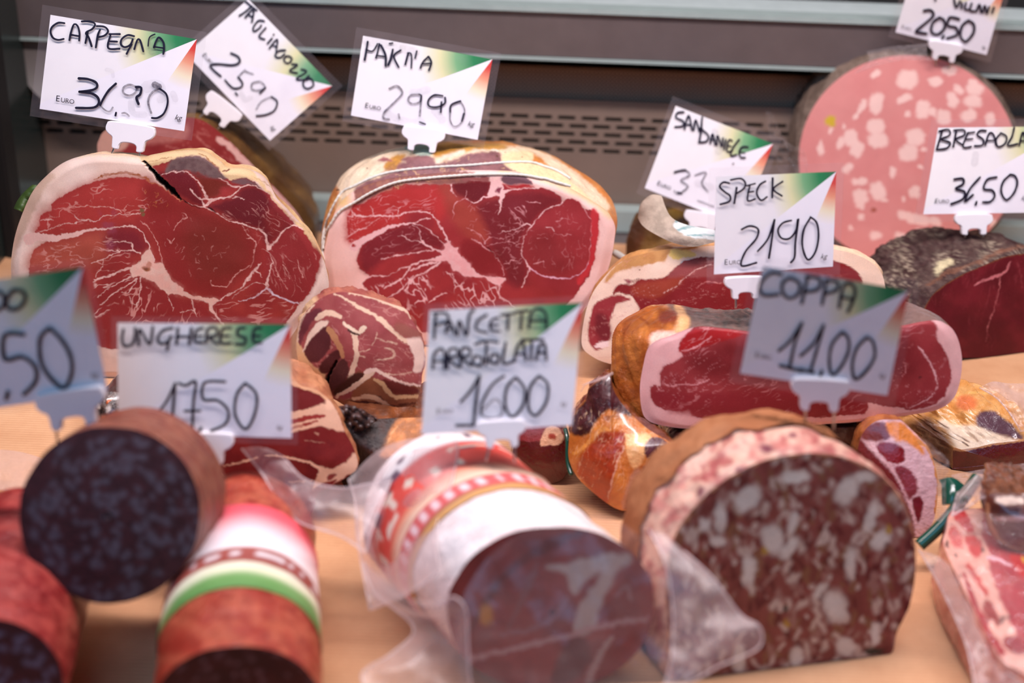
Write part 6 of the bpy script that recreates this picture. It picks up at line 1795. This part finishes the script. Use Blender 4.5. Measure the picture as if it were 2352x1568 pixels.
F = panc['root']
film('film', [[(555, 1030, .86), (590, 1025, .86), (610, 1030, .86)], [(600, 1085, .85), (620, 1060, .85), (650, 1050, .85)], [(640, 1150, .84), (670, 1110, .84), (700, 1100, .84)], [(690, 1200, .83), (720, 1150, .83), (780, 1120, .84)],
              [(780, 1230, .82), (800, 1180, .82), (850, 1110, .84)], [(840, 1270, .81), (860, 1200, .82), (900, 1100, .84)]], 'film_haze', F, crumple=.003, cs=60, nu=40, nv=70)
film('film', [[(800, 1100, .87), (860, 1040, .88), (930, 1010, .88), (1010, 1005, .88)], on_film(panc, [(815, 1150, .86), (880, 1090, .85), (960, 1040, .85), (1050, 1020, .85)], .004), on_film(panc, [(820, 1230, .83), (880, 1180, .82), (960, 1140, .82), (1040, 1100, .82)], .004),
              on_film(panc, [(835, 1320, .81), (880, 1290, .80), (930, 1260, .80), (1000, 1220, .80)], .004), [(850, 1400, .80), (900, 1380, .78), (960, 1350, .77), (1010, 1310, .77)]], 'film_haze', F, crumple=.002, cs=70)
film('film', [[(835, 1290, .80), (880, 1330, .78), (940, 1370, .765), (1010, 1390, .755)], [(860, 1360, .79), (900, 1380, .775), (960, 1400, .76), (1040, 1370, .75)], [(950, 1440, .775), (980, 1430, .765), (1020, 1420, .755), (1070, 1400, .745)],
              [(900, 1500, .765), (960, 1500, .755), (1020, 1490, .75), (1075, 1480, .742)], [(832, 1545, .755), (880, 1560, .75), (960, 1570, .745), (1080, 1560, .738)], [(850, 1600, .745), (940, 1610, .74), (1020, 1610, .735), (1090, 1600, .732)]], 'film_haze', F, crumple=.0025, cs=75)
fc = [[(1060, 1370, .757), (1130, 1270, .762), (1240, 1200, .768), (1370, 1180, .77), (1480, 1240, .768), (1540, 1330, .76)], [(1050, 1440, .75), (1150, 1400, .752), (1260, 1380, .755), (1370, 1370, .757), (1460, 1370, .757), (1545, 1390, .755)],
      [(1050, 1500, .742), (1150, 1490, .743), (1260, 1490, .745), (1370, 1480, .747), (1460, 1470, .748), (1550, 1460, .748)], [(1060, 1600, .73), (1150, 1600, .73), (1260, 1600, .732), (1370, 1600, .734), (1460, 1590, .736), (1560, 1570, .738)]]
film('film', fc, 'film', F, crumple=.002, cs=90)
film('film', [[(1490, 1215, .775), (1530, 1230, .772), (1570, 1265, .77)], [(1530, 1300, .762), (1590, 1310, .76), (1640, 1330, .76)], [(1545, 1400, .752), (1620, 1400, .75), (1700, 1410, .752)], [(1545, 1460, .745), (1640, 1460, .742), (1745, 1440, .748)],
              [(1540, 1520, .738), (1640, 1500, .738), (1742, 1488, .746)], [(1520, 1600, .73), (1580, 1570, .732), (1650, 1530, .737)]], 'film_haze', F, crumple=.0025, cs=80)
# film round the right-hand packs
Fp = packl['root']
film('film', [z5([(560, 720), (620, 740), (660, 780)]) and [(2112, 1004, .93), (2130, 1012, .928), (2150, 1030, .926)], [(2148, 1070, .93), (2164, 1060, .925), (2180, 1062, .922)], [(2150, 1130, .925), (2160, 1120, .92), (2172, 1110, .92)], [(2152, 1190, .92), (2164, 1180, .918), (2176, 1175, .918)],
              [(2135, 1185, .918), (2160, 1196, .915), (2188, 1155, .915)]], 'film', Fp, crumple=.006, cs=11)
Fr = packr['root']
film('film', [[(2185, 1090, 1.0), (2240, 1080, 1.0), (2300, 1070, 1.0), (2380, 1060, 1.0)], [(2190, 1110, .985), (2240, 1100, .985), (2300, 1085, .985), (2380, 1075, .985)], [(2196, 1130, .97), (2250, 1110, .97), (2310, 1096, .97), (2380, 1085, .97)]], 'film', Fr, crumple=.008, cs=16)
film('film', [[(2250, 890, 1.03), (2280, 876, 1.04), (2320, 880, 1.05), (2400, 880, 1.05)], [(2290, 915, 1.02), (2320, 910, 1.02), (2350, 915, 1.03), (2400, 920, 1.03)], [(2320, 950, 1.01), (2345, 950, 1.01), (2370, 960, 1.01), (2400, 960, 1.01)], [(2345, 990, 1.0), (2360, 990, 1.0), (2380, 1000, 1.0), (2400, 1000, 1.0)]], 'film_haze', Fr, crumple=.006, cs=18)
Fb = bacon['root']
film('film', [[(2110, 1262, .885), (2150, 1275, .88), (2185, 1300, .872)], [(2150, 1330, .86), (2180, 1340, .855), (2215, 1370, .845)], [(2190, 1410, .83), (2220, 1420, .825), (2255, 1450, .815)], [(2222, 1490, .805), (2256, 1500, .80), (2300, 1530, .79)], [(2240, 1580, .785), (2290, 1580, .78), (2352, 1570, .772)]],
     'film_haze', Fb, crumple=.003, cs=26)
film('film', [[(2200, 1130, .91), (2250, 1085, .925), (2290, 1085, .92), (2400, 1090, .92)], [(2190, 1165, .90), (2230, 1120, .905), (2280, 1110, .90), (2400, 1110, .90)], [(2186, 1185, .89), (2230, 1160, .89), (2270, 1140, .885), (2400, 1130, .88)]], 'film_haze', Fb, crumple=.006, cs=20)
film('film', [[(2180, 1200, .868), (2240, 1180, .872), (2300, 1180, .872), (2400, 1180, .87)], [(2200, 1320, .835), (2260, 1310, .835), (2330, 1300, .835), (2400, 1300, .835)], [(2260, 1440, .80), (2310, 1430, .80), (2360, 1420, .80), (2420, 1420, .80)], [(2310, 1550, .77), (2360, 1550, .77), (2400, 1540, .77), (2450, 1540, .77)]],
     'film_vac', Fb, crumple=.003, cs=30)
o = film('plastic_sheet', [[(-60, 1030, .99), (40, 1036, .98), (120, 1060, .975)], [(-60, 1070, .965), (30, 1085, .955), (110, 1100, .95)], [(-60, 1120, .94), (10, 1125, .935), (80, 1130, .93)]], 'film_haze', None, crumple=.003, cs=30)
tag(o, 'loose scrap of hazy film lying on the paper at the left edge', 'plastic film')
# ------------------------------------------------------------------ price tags
def d3(ox, oy, *st):
    out = []
    for s in st:
        pts = [(ox + q[0] / 3, oy + q[1] / 3) for q in s[0]]
        out.append((pts,) + tuple(s[1:]))
    return out


def tplane(b, x, y, yaw, tilt, d=0.0):
    h = cast(b['bvh'], x, y)
    o = h[0] if h else b['C']
    return plane(o + np.array([0, d, 0]), yaw, tilt)


k = 4.6
price_tag('price tag handwritten CARPEGNA 34,90, stuck in the big split ham at left', [(116, 34), (452, 90), (423, 301), (91, 250)], tplane(carp, 320, 376, 0, 14, .006),
          d3(0, 0, ([(445, 160), (400, 158), (360, 185), (348, 220), (365, 260), (400, 275), (440, 268)], k), ([(478, 278), (490, 220), (510, 168), (535, 180), (548, 230), (545, 280)], k), ([(490, 240), (548, 250)], k),
             ([(562, 148), (615, 148), (655, 165), (635, 200), (592, 225), (612, 260), (632, 320)], k), ([(588, 298), (605, 220)], k), ([(660, 328), (675, 240), (690, 205)], k), ([(665, 180), (720, 185), (745, 215), (720, 245), (682, 255)], k),
             ([(752, 235), (828, 235)], k), ([(762, 238), (745, 330), (825, 336)], k), ([(758, 285), (808, 287)], k), ([(925, 250), (880, 242), (840, 268), (833, 305), (860, 325), (898, 308), (915, 270)], k), ([(908, 305), (888, 340), (872, 372)], k),
             ([(925, 340), (945, 278), (965, 278), (988, 355)], k), ([(1068, 235), (1030, 258), (1020, 318)], k - 1.6), ([(1060, 328), (1075, 285), (1095, 258), (1125, 290), (1130, 335), (1125, 372)], k), ([(1060, 322), (1130, 332)], k - 1),
             ([(1020, 345), (1120, 365)], 14, 'smudge'), ([(1040, 300), (1040, 360), (1110, 370)], 10, 'smudge'),
             ([(540, 540), (605, 545), (660, 568), (668, 600), (630, 622), (545, 632)], k + 1), ([(545, 632), (625, 642), (672, 670), (680, 712), (640, 742), (522, 743)], k + 1),
             ([(800, 575), (750, 622), (712, 680), (690, 725)], k + .6), ([(690, 725), (720, 755), (755, 768), (778, 738)], k - 1, 'faded'), ([(800, 775), (795, 797)], k), ([(840, 780), (865, 778), (890, 800)], k - 1, 'faded'),
             ([(940, 600), (890, 583), (850, 605), (850, 640), (890, 658), (930, 640), (945, 605)], k, 'faded'), ([(935, 600), (972, 604), (965, 650), (940, 672), (955, 718)], k + 1), ([(1095, 610), (1045, 640), (1020, 700), (1042, 780)], k, 'faded'),
             ([(1098, 610), (1145, 648), (1155, 710), (1130, 780), (1085, 812), (1045, 812)], k), ([(1000, 600), (1080, 590), (1110, 620)], 26, 'smudge'), ([(1060, 580), (1100, 600)], 14, 'faded'), ([(900, 700), (920, 780), (1000, 790)], 14, 'smudge'),
             ([(730, 480), (770, 490), (780, 530)], 8, 'smudge'), ([(1100, 690), (1140, 660)], 18, 'smudge'), ([(1190, 640), (1210, 690)], 14, 'smudge')),
          (127, 232, 15), (400, 274, 14), (298, 304, 113, 8.5), [(256, 356), (321, 372)])
price_tag('price tag handwritten TAGLIACOZZO 25,90, tilted steeply behind the CARPEGNA tag', [(570, -2), (763, 197), (620, 323), (427, 124)], tplane(tagl, 488, 304, 4, 14, .004),
          d3(0, 0, ([(1690, 8), (1770, 72)], 4), ([(1735, 42), (1690, 80), (1648, 108)], 4), ([(1688, 122), (1715, 90), (1748, 65), (1735, 155)], 4), ([(1712, 100), (1742, 120)], 3.4), ([(1822, 145), (1780, 142), (1745, 190), (1752, 215), (1790, 190), (1800, 172)], 4),
             ([(1832, 190), (1785, 250), (1825, 270)], 4), ([(1875, 262), (1842, 300)], 4), ([(1884, 240), (1888, 236)], 4), ([(1855, 335), (1880, 300), (1912, 272), (1902, 355)], 3.6), ([(1870, 308), (1908, 322)], 3), ([(1968, 345), (1920, 350), (1895, 385), (1930, 395), (1962, 370)], 4),
             ([(1972, 385), (1955, 415), (1985, 435), (2012, 405), (1990, 385), (1972, 388)], 3.6), ([(2010, 440), (2050, 447), (1995, 487), (2050, 502)], 3.6), ([(2075, 475), (2112, 492), (2040, 542), (2092, 548)], 3.6),
             ([(2130, 520), (2095, 555), (2090, 590), (2120, 610), (2160, 585), (2142, 540), (2108, 550)], 4.2),
             ([(1590, 365), (1640, 390), (1650, 428), (1600, 448), (1500, 440), (1448, 452), (1480, 490), (1522, 525)], 4.6), ([(1690, 480), (1640, 530)], 4, 'faded'), ([(1640, 530), (1670, 570), (1660, 600), (1605, 605), (1550, 550)], 4), ([(1622, 638), (1636, 655)], 4),
             ([(1790, 560), (1740, 572), (1735, 612), (1780, 622), (1828, 602), (1800, 565)], 4, 'faded'), ([(1830, 602), (1790, 642)], 4), ([(1690, 490), (1745, 510)], 3.4, 'faded'), ([(1660, 640), (1690, 690), (1730, 670)], 12, 'smudge'),
             ([(1870, 665), (1910, 700), (1890, 760), (1830, 790), (1765, 797)], 4), ([(1870, 665), (1800, 700), (1765, 755)], 3.4, 'faded')),
          (463, 127, 11.5), (619, 292, 11), (511, 248, 96, 38), [(448, 277), (487, 308)])
price_tag('price tag with faded PARMA lettering and 29,90, stuck in the twine tied ham', [(834, 82), (1131, 136), (1097, 321), (806, 265)], tplane(parma, 975, 352, 0, 14, .0),
          d3(784, 0, ([(182, 285), (172, 350), (160, 415)], 4.6), ([(168, 340), (215, 352), (250, 300)], 3.4), ([(262, 300), (250, 360), (238, 400)], 4), ([(272, 310), (304, 380), (305, 455)], 5), ([(240, 382), (305, 390)], 3.4), ([(330, 300), (355, 296)], 3.6),
             ([(355, 340), (342, 400), (322, 450)], 5), ([(410, 345), (362, 385), (395, 462)], 4.4), ([(460, 370), (440, 445)], 4.6), ([(455, 365), (482, 375), (482, 470)], 3.6), ([(520, 350), (508, 402)], 3.8), ([(600, 388), (560, 430), (545, 470)], 4), ([(600, 388), (620, 430), (603, 485)], 4.6), ([(560, 440), (615, 436)], 3.6),
             ([(165, 280), (300, 300), (420, 330)], 22, 'smudge'), ([(330, 610), (385, 592), (420, 640), (380, 690), (300, 770), (290, 812), (330, 822)], 5, 'faded'), ([(540, 650), (480, 655), (460, 690), (490, 715), (540, 700), (552, 655), (545, 740), (540, 800)], 4.4, 'faded'), ([(535, 650), (552, 660), (545, 700)], 3.6),
             ([(395, 785), (400, 815)], 4.4, 'faded'), ([(700, 660), (640, 655), (600, 690), (605, 730), (660, 737), (712, 712), (715, 670)], 4), ([(690, 700), (685, 775)], 4), ([(750, 772), (758, 722), (822, 695)], 4.2), ([(845, 780), (830, 835)], 4.2), ([(822, 700), (850, 760), (830, 840), (780, 872), (750, 830), (750, 770)], 3.6, 'faded'),
             ([(538, 840), (580, 856)], 3.4), ([(300, 770), (420, 830), (560, 840)], 16, 'smudge'), ([(640, 760), (700, 830)], 18, 'smudge'), ([(480, 640), (600, 620)], 16, 'smudge'), ([(420, 330), (520, 360)], 20, 'smudge')),
          (837, 247, 13), (1073, 288, 13), (972, 311, 99, 7), [(948, 350), (992, 356)])
price_tag('price tag handwritten SAN DANIELE with rubbed out price, partly behind the SPECK tag', [(1552, 243), (1776, 330), (1703, 520), (1481, 432)], tplane(back, 1590, 545, -4, 14, -.02),
          [([(1571, 257), (1556, 259), (1553, 270), (1569, 278), (1568, 289), (1550, 291)], 4), ([(1572, 297), (1577, 275), (1583, 266), (1589, 298)], 4), ([(1575, 285), (1588, 287)], 3.2), ([(1593, 300), (1598, 275), (1608, 303), (1613, 268)], 4)] +
          d3(1568, 0, ([(132, 880), (115, 970)], 4.4), ([(118, 882), (175, 930), (165, 972), (110, 980)], 4.2), ([(190, 990), (205, 922), (225, 1000)], 4), ([(195, 960), (225, 966)], 3), ([(235, 1000), (240, 932), (270, 1010), (277, 950)], 4), ([(298, 960), (285, 1030)], 3.8), ([(342, 970), (318, 965), (305, 1040), (345, 1036)], 3.6), ([(312, 1003), (336, 1006)], 3),
             ([(390, 960), (350, 1012), (330, 1070), (372, 1065)], 4), ([(452, 1012), (410, 1012), (390, 1047), (400, 1082), (432, 1085)], 3.8), ([(395, 1046), (430, 1050)], 3), ([(240, 1050), (290, 960)], 16, 'smudge'), ([(345, 1128), (352, 1126)], 3)) +
          [([(1548, 396), (1572, 390), (1584, 402), (1564, 414), (1580, 428), (1560, 444), (1548, 438)], 4.4, 'faded'), ([(1550, 394), (1575, 390)], 3.6), ([(1556, 441), (1566, 444)], 4), ([(1596, 402), (1622, 396), (1612, 420), (1626, 440)], 4, 'faded'), ([(1600, 420), (1636, 430)], 16, 'smudge'), ([(1602, 460), (1640, 474)], 3, 'faded'), ([(1640, 300), (1660, 340)], 14, 'smudge')],
          (1508, 424, 11.5), None, (1616, 504, 90, 10), [(1578, 558), (1626, 552)])
price_tag('price tag handwritten SPECK 21,90, upright above the wide speck ham', [(1645, 406), (1921, 394), (1913, 612), (1640, 630)], tplane(speck, 1712, 700, 6, 14, .012),
          d3(1568, 0, ([(322, 1262), (280, 1256), (255, 1285), (290, 1322), (327, 1350), (320, 1388), (258, 1408)], 4.6), ([(372, 1290), (365, 1340), (355, 1402)], 4.6), ([(330, 1240), (400, 1230), (432, 1262), (420, 1300), (372, 1332)], 4.4), ([(442, 1280), (500, 1264)], 4), ([(462, 1280), (447, 1380), (500, 1370)], 4.2), ([(447, 1325), (490, 1318)], 3.6),
             ([(572, 1248), (530, 1275), (510, 1330), (540, 1380), (582, 1355)], 4.2), ([(620, 1225), (617, 1362)], 4.6), ([(690, 1250), (625, 1302), (685, 1350)], 4.4)) +
          [([(1703, 527), (1722, 519), (1741, 526), (1737, 548), (1712, 578), (1703, 610), (1738, 603)], 4.6), ([(1740, 577), (1764, 548), (1779, 504)], 4.4), ([(1779, 504), (1772, 555), (1766, 593)], 4.6), ([(1818, 506), (1798, 512), (1787, 528), (1794, 546), (1812, 548), (1828, 530), (1832, 504)], 4.4), ([(1834, 503), (1827, 555), (1825, 590), (1816, 603)], 4.6),
           ([(1862, 499), (1846, 528), (1843, 565), (1855, 596), (1872, 580), (1880, 545), (1876, 512), (1861, 498)], 4.6), ([(1838, 560), (1846, 520)], 10, 'smudge')],
          (1663, 608, 13.5), (1884, 594, 13), (1712, 652, 92, -2), [(1690, 708), (1730, 712)])
price_tag('blurred price tag reading 20,50, at the top edge above the mortadella', [(2104, -88), (2312, -35), (2266, 126), (2057, 74)], tplane(mort, 2165, 175, 0, -6, -.002),
          d3(1568, 0, ([(1730, -30), (1745, 5)], 4), ([(1870, -5), (1885, 52), (1912, 5)], 5), ([(1925, 18), (1920, 60)], 5), ([(1952, 18), (1945, 62), (1972, 66)], 5), ([(1992, 22), (1980, 72), (2010, 76)], 5), ([(2022, 82), (2045, 30), (2055, 86)], 5), ([(2068, 88), (2082, 36), (2096, 96), (2112, 46)], 5), ([(2145, 50), (2132, 92)], 5), ([(1560, -120), (1700, -90), (2000, -40)], 6),
             ([(1660, 75), (1708, 70), (1727, 108), (1660, 170), (1605, 218), (1640, 225), (1682, 232)], 6), ([(1770, 120), (1722, 160), (1715, 220), (1760, 236), (1806, 190), (1800, 140), (1770, 120)], 6), ([(1800, 245), (1788, 268)], 6), ([(1908, 132), (1842, 120), (1828, 175), (1882, 190), (1892, 238), (1820, 266)], 6),
             ([(1970, 140), (1925, 180), (1915, 250), (1950, 286), (2002, 230), (2006, 170), (1970, 140)], 6)),
          (2070, 64, 8), (2254, 110, 8), (2172, 112, 78, 10), [(2150, 150), (2178, 158)])
price_tag('price tag handwritten BRESAOLA 34,50, stuck in the crusty dark bresaola', [(2155, 293), (2460, 290), (2430, 487), (2121, 492)], tplane(bres, 2238, 548, 4, 14, -.004),
          d3(1568, 0, ([(1790, 895), (1772, 960), (1750, 1030)], 4.4), ([(1765, 905), (1830, 892), (1840, 930), (1782, 960), (1842, 982), (1820, 1020), (1748, 1030)], 4.2), ([(1885, 905), (1865, 1012)], 4.2), ([(1868, 898), (1937, 895), (1940, 930), (1882, 960), (1932, 1000)], 4), ([(1960, 916), (2012, 910)], 3.8), ([(1965, 916), (1932, 1010), (1990, 1010)], 4), ([(1950, 960), (2000, 955)], 3.4),
             ([(2092, 900), (2050, 900), (2030, 930), (2070, 960), (2066, 998), (2010, 1005)], 4.2), ([(2085, 1000), (2112, 920), (2142, 928), (2160, 1000)], 4.2), ([(2095, 970), (2145, 966)], 3.4), ([(2192, 918), (2160, 960), (2172, 1010), (2220, 990), (2232, 940), (2190, 915)], 4), ([(2285, 878), (2270, 940), (2240, 1002), (2310, 990)], 4.2), ([(2320, 1002), (2345, 910), (2372, 1000)], 4.2), ([(2328, 970), (2365, 970)], 3.4),
             ([(1870, 1235), (1930, 1230), (1932, 1268), (1880, 1300), (1942, 1320), (1930, 1370), (1848, 1406)], 5), ([(2050, 1220), (1980, 1300), (1950, 1370), (1948, 1388), (2002, 1340)], 4.8), ([(2026, 1388), (2018, 1412)], 4.6), ([(2165, 1220), (2100, 1236), (2075, 1300), (2132, 1310), (2150, 1350), (2120, 1388), (2068, 1392)], 4.8),
             ([(2260, 1200), (2210, 1250), (2195, 1320), (2230, 1376), (2282, 1330), (2306, 1260), (2290, 1212), (2255, 1202)], 4.8), ([(2020, 1060), (2010, 1130)], 16, 'smudge')),
          (2146, 466, 11.5), (2345, 458, 11), (2238, 507, 86, -1), [(2217, 545), (2258, 545)])
price_tag('blue grey looking price tag handwritten COPPA 11,00, on the coarse salami loaf', [(1752, 611), (2088, 667), (2038, 908), (1700, 857)], tplane(coppa, 1885, 990, 2, 3, .0),
          d3(1568, 523, ([(682, 322), (620, 310), (560, 350), (530, 412), (560, 465), (662, 460)], 7.5), ([(740, 345), (690, 380), (690, 450), (740, 487), (800, 450), (802, 380), (740, 345)], 7.5), ([(862, 340), (842, 420), (820, 522)], 7.5), ([(850, 335), (930, 345), (952, 385), (920, 430), (842, 442)], 7.5), ([(992, 360), (977, 440), (960, 530)], 7.5), ([(980, 365), (1060, 370), (1072, 410), (1040, 440), (975, 456)], 7.5),
             ([(1078, 552), (1095, 450), (1120, 390), (1170, 392), (1188, 450), (1158, 540), (1138, 582)], 7.5), ([(1095, 480), (1178, 492)], 6.5), ([(660, 850), (740, 780), (822, 655)], 6.5), ([(822, 655), (772, 800), (735, 970)], 7), ([(668, 950), (822, 988)], 7), ([(810, 885), (900, 800), (972, 670)], 6.5), ([(972, 670), (922, 850), (880, 990)], 7), ([(800, 975), (905, 997)], 7), ([(960, 985), (948, 1018)], 7.5),
             ([(1100, 720), (1030, 800), (1010, 920), (1030, 1012), (1090, 960), (1142, 850), (1140, 760), (1100, 720)], 7), ([(1270, 755), (1200, 830), (1168, 950), (1190, 1042), (1262, 990), (1322, 890), (1312, 790), (1270, 755)], 7)),
          (1733, 820, 13), (2018, 866, 12), (1885, 895, 133, 3), [(1850, 985), (1914, 990)])
price_tag('price tag with two smudged rows of writing over 16,00, on the rolled pancetta', [(987, 713), (1339, 695), (1314, 976), (968, 997)], tplane(panc, 1140, 1085, 6, 20, .0),
          d3(784, 523, ([(652, 590), (642, 680), (640, 762)], 7), ([(630, 590), (720, 590), (732, 640), (650, 672)], 6.5), ([(718, 722), (745, 640), (782, 732)], 6.5), ([(730, 695), (770, 695)], 5), ([(800, 742), (812, 640), (862, 742), (880, 605), (915, 565)], 6.5), ([(1002, 600), (940, 640), (930, 700), (1000, 722)], 6.5), ([(1082, 620), (1032, 640), (1030, 702), (1092, 712)], 6), ([(1035, 670), (1080, 670)], 5.5),
             ([(1100, 602), (1200, 590)], 6.5), ([(1150, 600), (1145, 702)], 6.5), ([(1200, 580), (1292, 570)], 6.5), ([(1242, 590), (1235, 702)], 6.5), ([(1290, 692), (1312, 580), (1370, 560), (1410, 600), (1412, 692)], 6.5), ([(1300, 642), (1410, 642)], 6),
             ([(630, 972), (640, 870), (690, 832), (712, 880), (710, 972)], 6.5), ([(640, 920), (710, 920)], 5.5), ([(730, 970), (737, 850), (792, 832), (800, 880), (742, 900), (802, 962)], 6.5), ([(820, 962), (827, 840), (880, 832), (882, 880), (832, 892), (892, 952)], 6.5), ([(922, 880), (900, 930), (950, 952), (972, 900), (920, 880)], 6.5), ([(920, 802), (1000, 780), (1080, 790)], 6.5), ([(1000, 800), (995, 942)], 6.5),
             ([(1042, 870), (1020, 920), (1070, 932), (1082, 880), (1040, 870)], 6.5), ([(1132, 790), (1115, 930), (1182, 920)], 6.5), ([(1190, 922), (1212, 820), (1250, 790), (1272, 912)], 6.5), ([(1200, 870), (1262, 870)], 5.5), ([(1242, 772), (1392, 770)], 6.5), ([(1312, 780), (1305, 912)], 6.5), ([(1340, 912), (1362, 820), (1400, 800), (1412, 912)], 6.5), ([(1350, 862), (1410, 862)], 5.5),
             ([(820, 1200), (890, 1122), (952, 1020)], 6.5), ([(952, 1020), (927, 1200), (910, 1362)], 7), ([(790, 1362), (912, 1360)], 7), ([(1122, 1020), (1040, 1080), (972, 1200), (962, 1280)], 6), ([(962, 1280), (1000, 1310), (1090, 1300), (1110, 1240), (1060, 1180), (980, 1250)], 5.5, 'faded'), ([(1202, 1030), (1140, 1100), (1130, 1230), (1180, 1302), (1252, 1220), (1262, 1110), (1202, 1030)], 6.5),
             ([(1362, 1020), (1300, 1100), (1290, 1240), (1340, 1292), (1412, 1200), (1422, 1080), (1362, 1020)], 6.5)),
          (1002, 950, 13), (1286, 932, 12), (1152, 986, 112, -3), [(1116, 1058), (1182, 1062)], margin=.035)
price_tag('price tag handwritten UNGHERESE 17,50, behind the stacked salamis', [(270, 741), (667, 745), (670, 1006), (271, 993)], tplane(ung, 520, 1120, 2, 17, .01),
          d3(0, 523, ([(850, 700), (840, 770), (860, 815), (912, 800), (930, 740), (930, 690)], 7), ([(955, 812), (962, 700), (1030, 802), (1052, 680)], 6.5), ([(1190, 690), (1120, 710), (1085, 762), (1110, 800), (1160, 780), (1178, 745)], 7), ([(1162, 780), (1150, 842)], 7), ([(1225, 690), (1215, 802)], 7), ([(1320, 690), (1302, 802)], 7), ([(1225, 750), (1312, 750)], 6), ([(1400, 690), (1352, 710), (1340, 780), (1402, 790)], 6.5), ([(1345, 748), (1392, 745)], 5.5),
             ([(1420, 792), (1430, 700), (1490, 690), (1490, 740), (1440, 757), (1502, 802)], 6.5), ([(1592, 690), (1532, 700), (1520, 790), (1592, 795)], 6.5), ([(1530, 745), (1580, 745)], 5.5), ([(1690, 690), (1640, 697), (1640, 740), (1690, 762), (1680, 800), (1620, 802)], 6.5), ([(1800, 690), (1752, 700), (1745, 782), (1802, 790)], 6.5), ([(1750, 745), (1792, 745)], 5.5),
             ([(1080, 1282), (1150, 1190), (1207, 1070)], 6), ([(1207, 1070), (1192, 1250), (1185, 1402)], 6.5), ([(1230, 1070), (1280, 1086), (1347, 1060), (1332, 1200), (1325, 1392)], 6.5), ([(1270, 1262), (1380, 1260)], 6), ([(1387, 1378), (1375, 1402)], 7), ([(1552, 1060), (1410, 1067), (1400, 1180), (1500, 1190), (1572, 1262), (1552, 1350), (1450, 1402)], 6.5),
             ([(1690, 1070), (1630, 1150), (1620, 1290), (1690, 1387), (1752, 1290), (1767, 1150), (1690, 1070)], 6.5), ([(1080, 1370), (1240, 1420)], 10, 'faded')),
          (312, 978, 13), (634, 986, 12), (470, 1018, 130, 1), [(440, 1100), (505, 1092)], margin=.035)
price_tag('price tag ending in ,50 cut off by the left edge, on the dark round salami', [(-195, 671), (190, 613), (247, 898), (-138, 956)], tplane(top, 140, 1020, -2, 3, .004),
          d3(0, 523, ([(90, 430), (152, 440), (172, 490), (130, 552), (62, 560), (40, 500), (90, 430)], 9), ([(-60, 440), (0, 445), (28, 500), (0, 560), (-60, 570)], 9), ([(165, 735), (30, 742), (32, 905), (150, 890), (240, 960), (242, 1060), (160, 1150)], 9), ([(-160, 800), (-90, 780), (-60, 900), (-160, 1100), (-40, 1120)], 9), ([(340, 690), (275, 762), (280, 920), (350, 1040), (440, 1102), (492, 1000), (482, 880), (420, 770), (340, 690)], 9), ([(52, 1130), (40, 1182)], 9)),
          None, (208, 868, 14), (160, 925, 158, -8.5), [(134, 1030), (200, 1030)], margin=.035)
